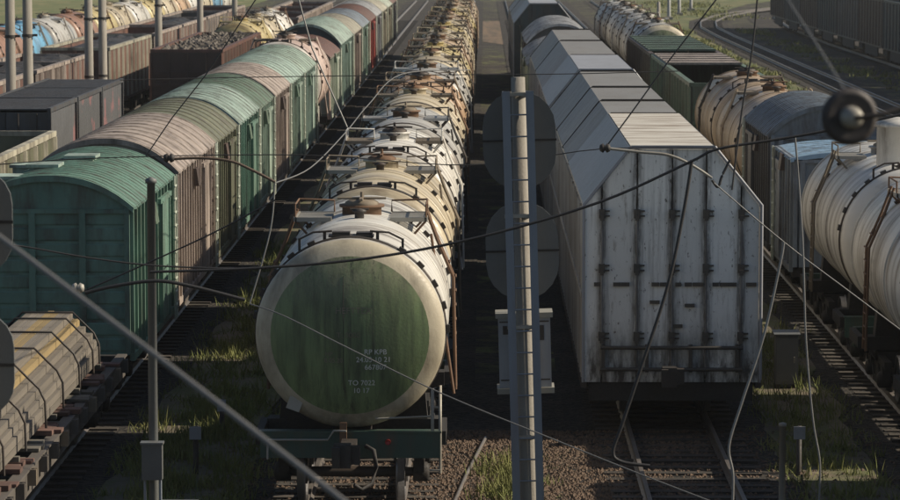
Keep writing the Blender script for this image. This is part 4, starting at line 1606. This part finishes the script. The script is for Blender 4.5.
def grass(label, zones, n, h=(.12, .4)):
    b = MB()
    rnd = random.Random(5)
    tuft = []
    for (x0, x1, y0, y1, wgt) in zones:
        for _ in range(int(n * wgt)):
            cx, cy = rnd.triangular(x0 - .35, x1 + .35), rnd.uniform(y0, y1)
            if math.sin(cx * 3.1 + 1.7 * math.sin(cy * .9)) * math.sin(cy * 1.45 + cx) < rnd.uniform(-.75, .35):
                continue
            hh = rnd.uniform(*h) * rnd.choice((.6, .8, 1, 1.3))
            for k in range(9):
                px, py = cx + rnd.gauss(0, .09), cy + rnd.gauss(0, .09)
                a = rnd.uniform(0, 2 * PI)
                dx, dy = math.cos(a) * .012, math.sin(a) * .012
                lx, ly = rnd.gauss(0, .1), rnd.gauss(0, .1)
                z1 = hh * rnd.uniform(.5, 1)
                b.add([(px - dx, py - dy, GZ), (px + dx, py + dy, GZ), (px + lx * .5 + dx * .6, py + ly * .5 + dy * .6, GZ + z1 * .6), (px + lx * .5 - dx * .6, py + ly * .5 - dy * .6, GZ + z1 * .6), (px + lx, py + ly, GZ + z1)],
                      [(0, 1, 2, 3), (3, 2, 4)])
    o = ob('grass', b, grass_m)
    tag(o, label, 'grass', kind='stuff')


grass('grass tufts growing between the tracks', [(-6.3, -4.0, 46, 62, 1.6), (-6.3, -4.1, 62, 95, 1.5), (.15, .75, 44, 56, .55), (5.2, 6.9, 48, 75, .8), (-10.6, -9.9, 60, 90, .3), (5.5, 6.9, 75, 120, .3)], 1300)
wd = MB()
rw_ = random.Random(21)
for (x0, x1, y0, y1, n) in ((16.3, 18.9, 130, 330, 900), (22.9, 26.4, 120, 300, 420), (10.9, 12.9, 90, 330, 420), (19, 30, 330, 420, 500), (-17.2, -15, 95, 220, 250)):
    for _ in range(n):
        cx, cy = rw_.triangular(x0, x1), rw_.uniform(y0, y1)
        if math.sin(cy * .31 + cx) + math.sin(cy * .13) < rw_.uniform(-1.3, .9):
            continue
        hh = rw_.uniform(.15, .5)
        for k in range(9):
            px, py = cx + rw_.gauss(0, .28), cy + rw_.gauss(0, .4)
            a = rw_.uniform(0, 2 * PI)
            dx, dy = math.cos(a) * .06, math.sin(a) * .06
            lx, ly = rw_.gauss(0, .15), rw_.gauss(0, .15)
            wd.add([(px - dx, py - dy, GZ), (px + dx, py + dy, GZ), (px + lx, py + ly, GZ + hh * rw_.uniform(.5, 1))], [(0, 1, 2)])
tag(ob('weeds', wd, grass_m), 'patchy weeds along the far tracks and the curved track', 'weeds', kind='stuff')
stone_m = mat('ballast_stone', (.17, .112, .074), (.05, .038, .03), .9, 0, .8, (3, 3, 3), rnd=.3)
b = MB()
rnd = random.Random(3)
for _ in range(26000):
    x, y = rnd.triangular(-4, 5.4, .8), rnd.uniform(43.5, 59)
    if rnd.random() < .1:
        x = rnd.uniform(-6, 8)
    r_ = rnd.uniform(.018, .05)
    pts = [(x + r_ * rnd.uniform(.6, 1.3) * sx * (1 if abs(sx) else 0) + rnd.gauss(0, r_ * .2), y + r_ * rnd.uniform(.6, 1.3) * sy + rnd.gauss(0, r_ * .2), GZ + .025 + r_ * .2 + r_ * sz * rnd.uniform(.6, 1)) for sx, sy, sz in ((1, 0, 0), (0, 1, 0), (-1, 0, 0), (0, -1, 0), (0, 0, 1))]
    b.add(pts, [(0, 1, 4), (1, 2, 4), (2, 3, 4), (3, 0, 4)])
tag(ob('gravel', b, stone_m), 'brown track ballast stones around the nearest rails', 'gravel', kind='stuff')

# ------------------------------------------------------------------ the hazy air over the yard
b = MB().box(-420, 420, -6, 720, GZ - 1.0, 13.5)
me = b.mesh('haze')
hm = bpy.data.materials.new('thin_haze')
hm.use_nodes = True
N = hm.node_tree.nodes
N.remove(N['Principled BSDF'])
pv = N.new('ShaderNodeVolumePrincipled')
pv.inputs['Color'].default_value = (.9, .93, .95, 1)
pv.inputs['Density'].default_value = HAZE
pv.inputs['Anisotropy'].default_value = .3
hm.node_tree.links.new(pv.outputs[0], N['Material Output'].inputs['Volume'])
tag(ob('haze', me, hm), 'thin pale haze lying over the whole yard', 'haze', kind='stuff')
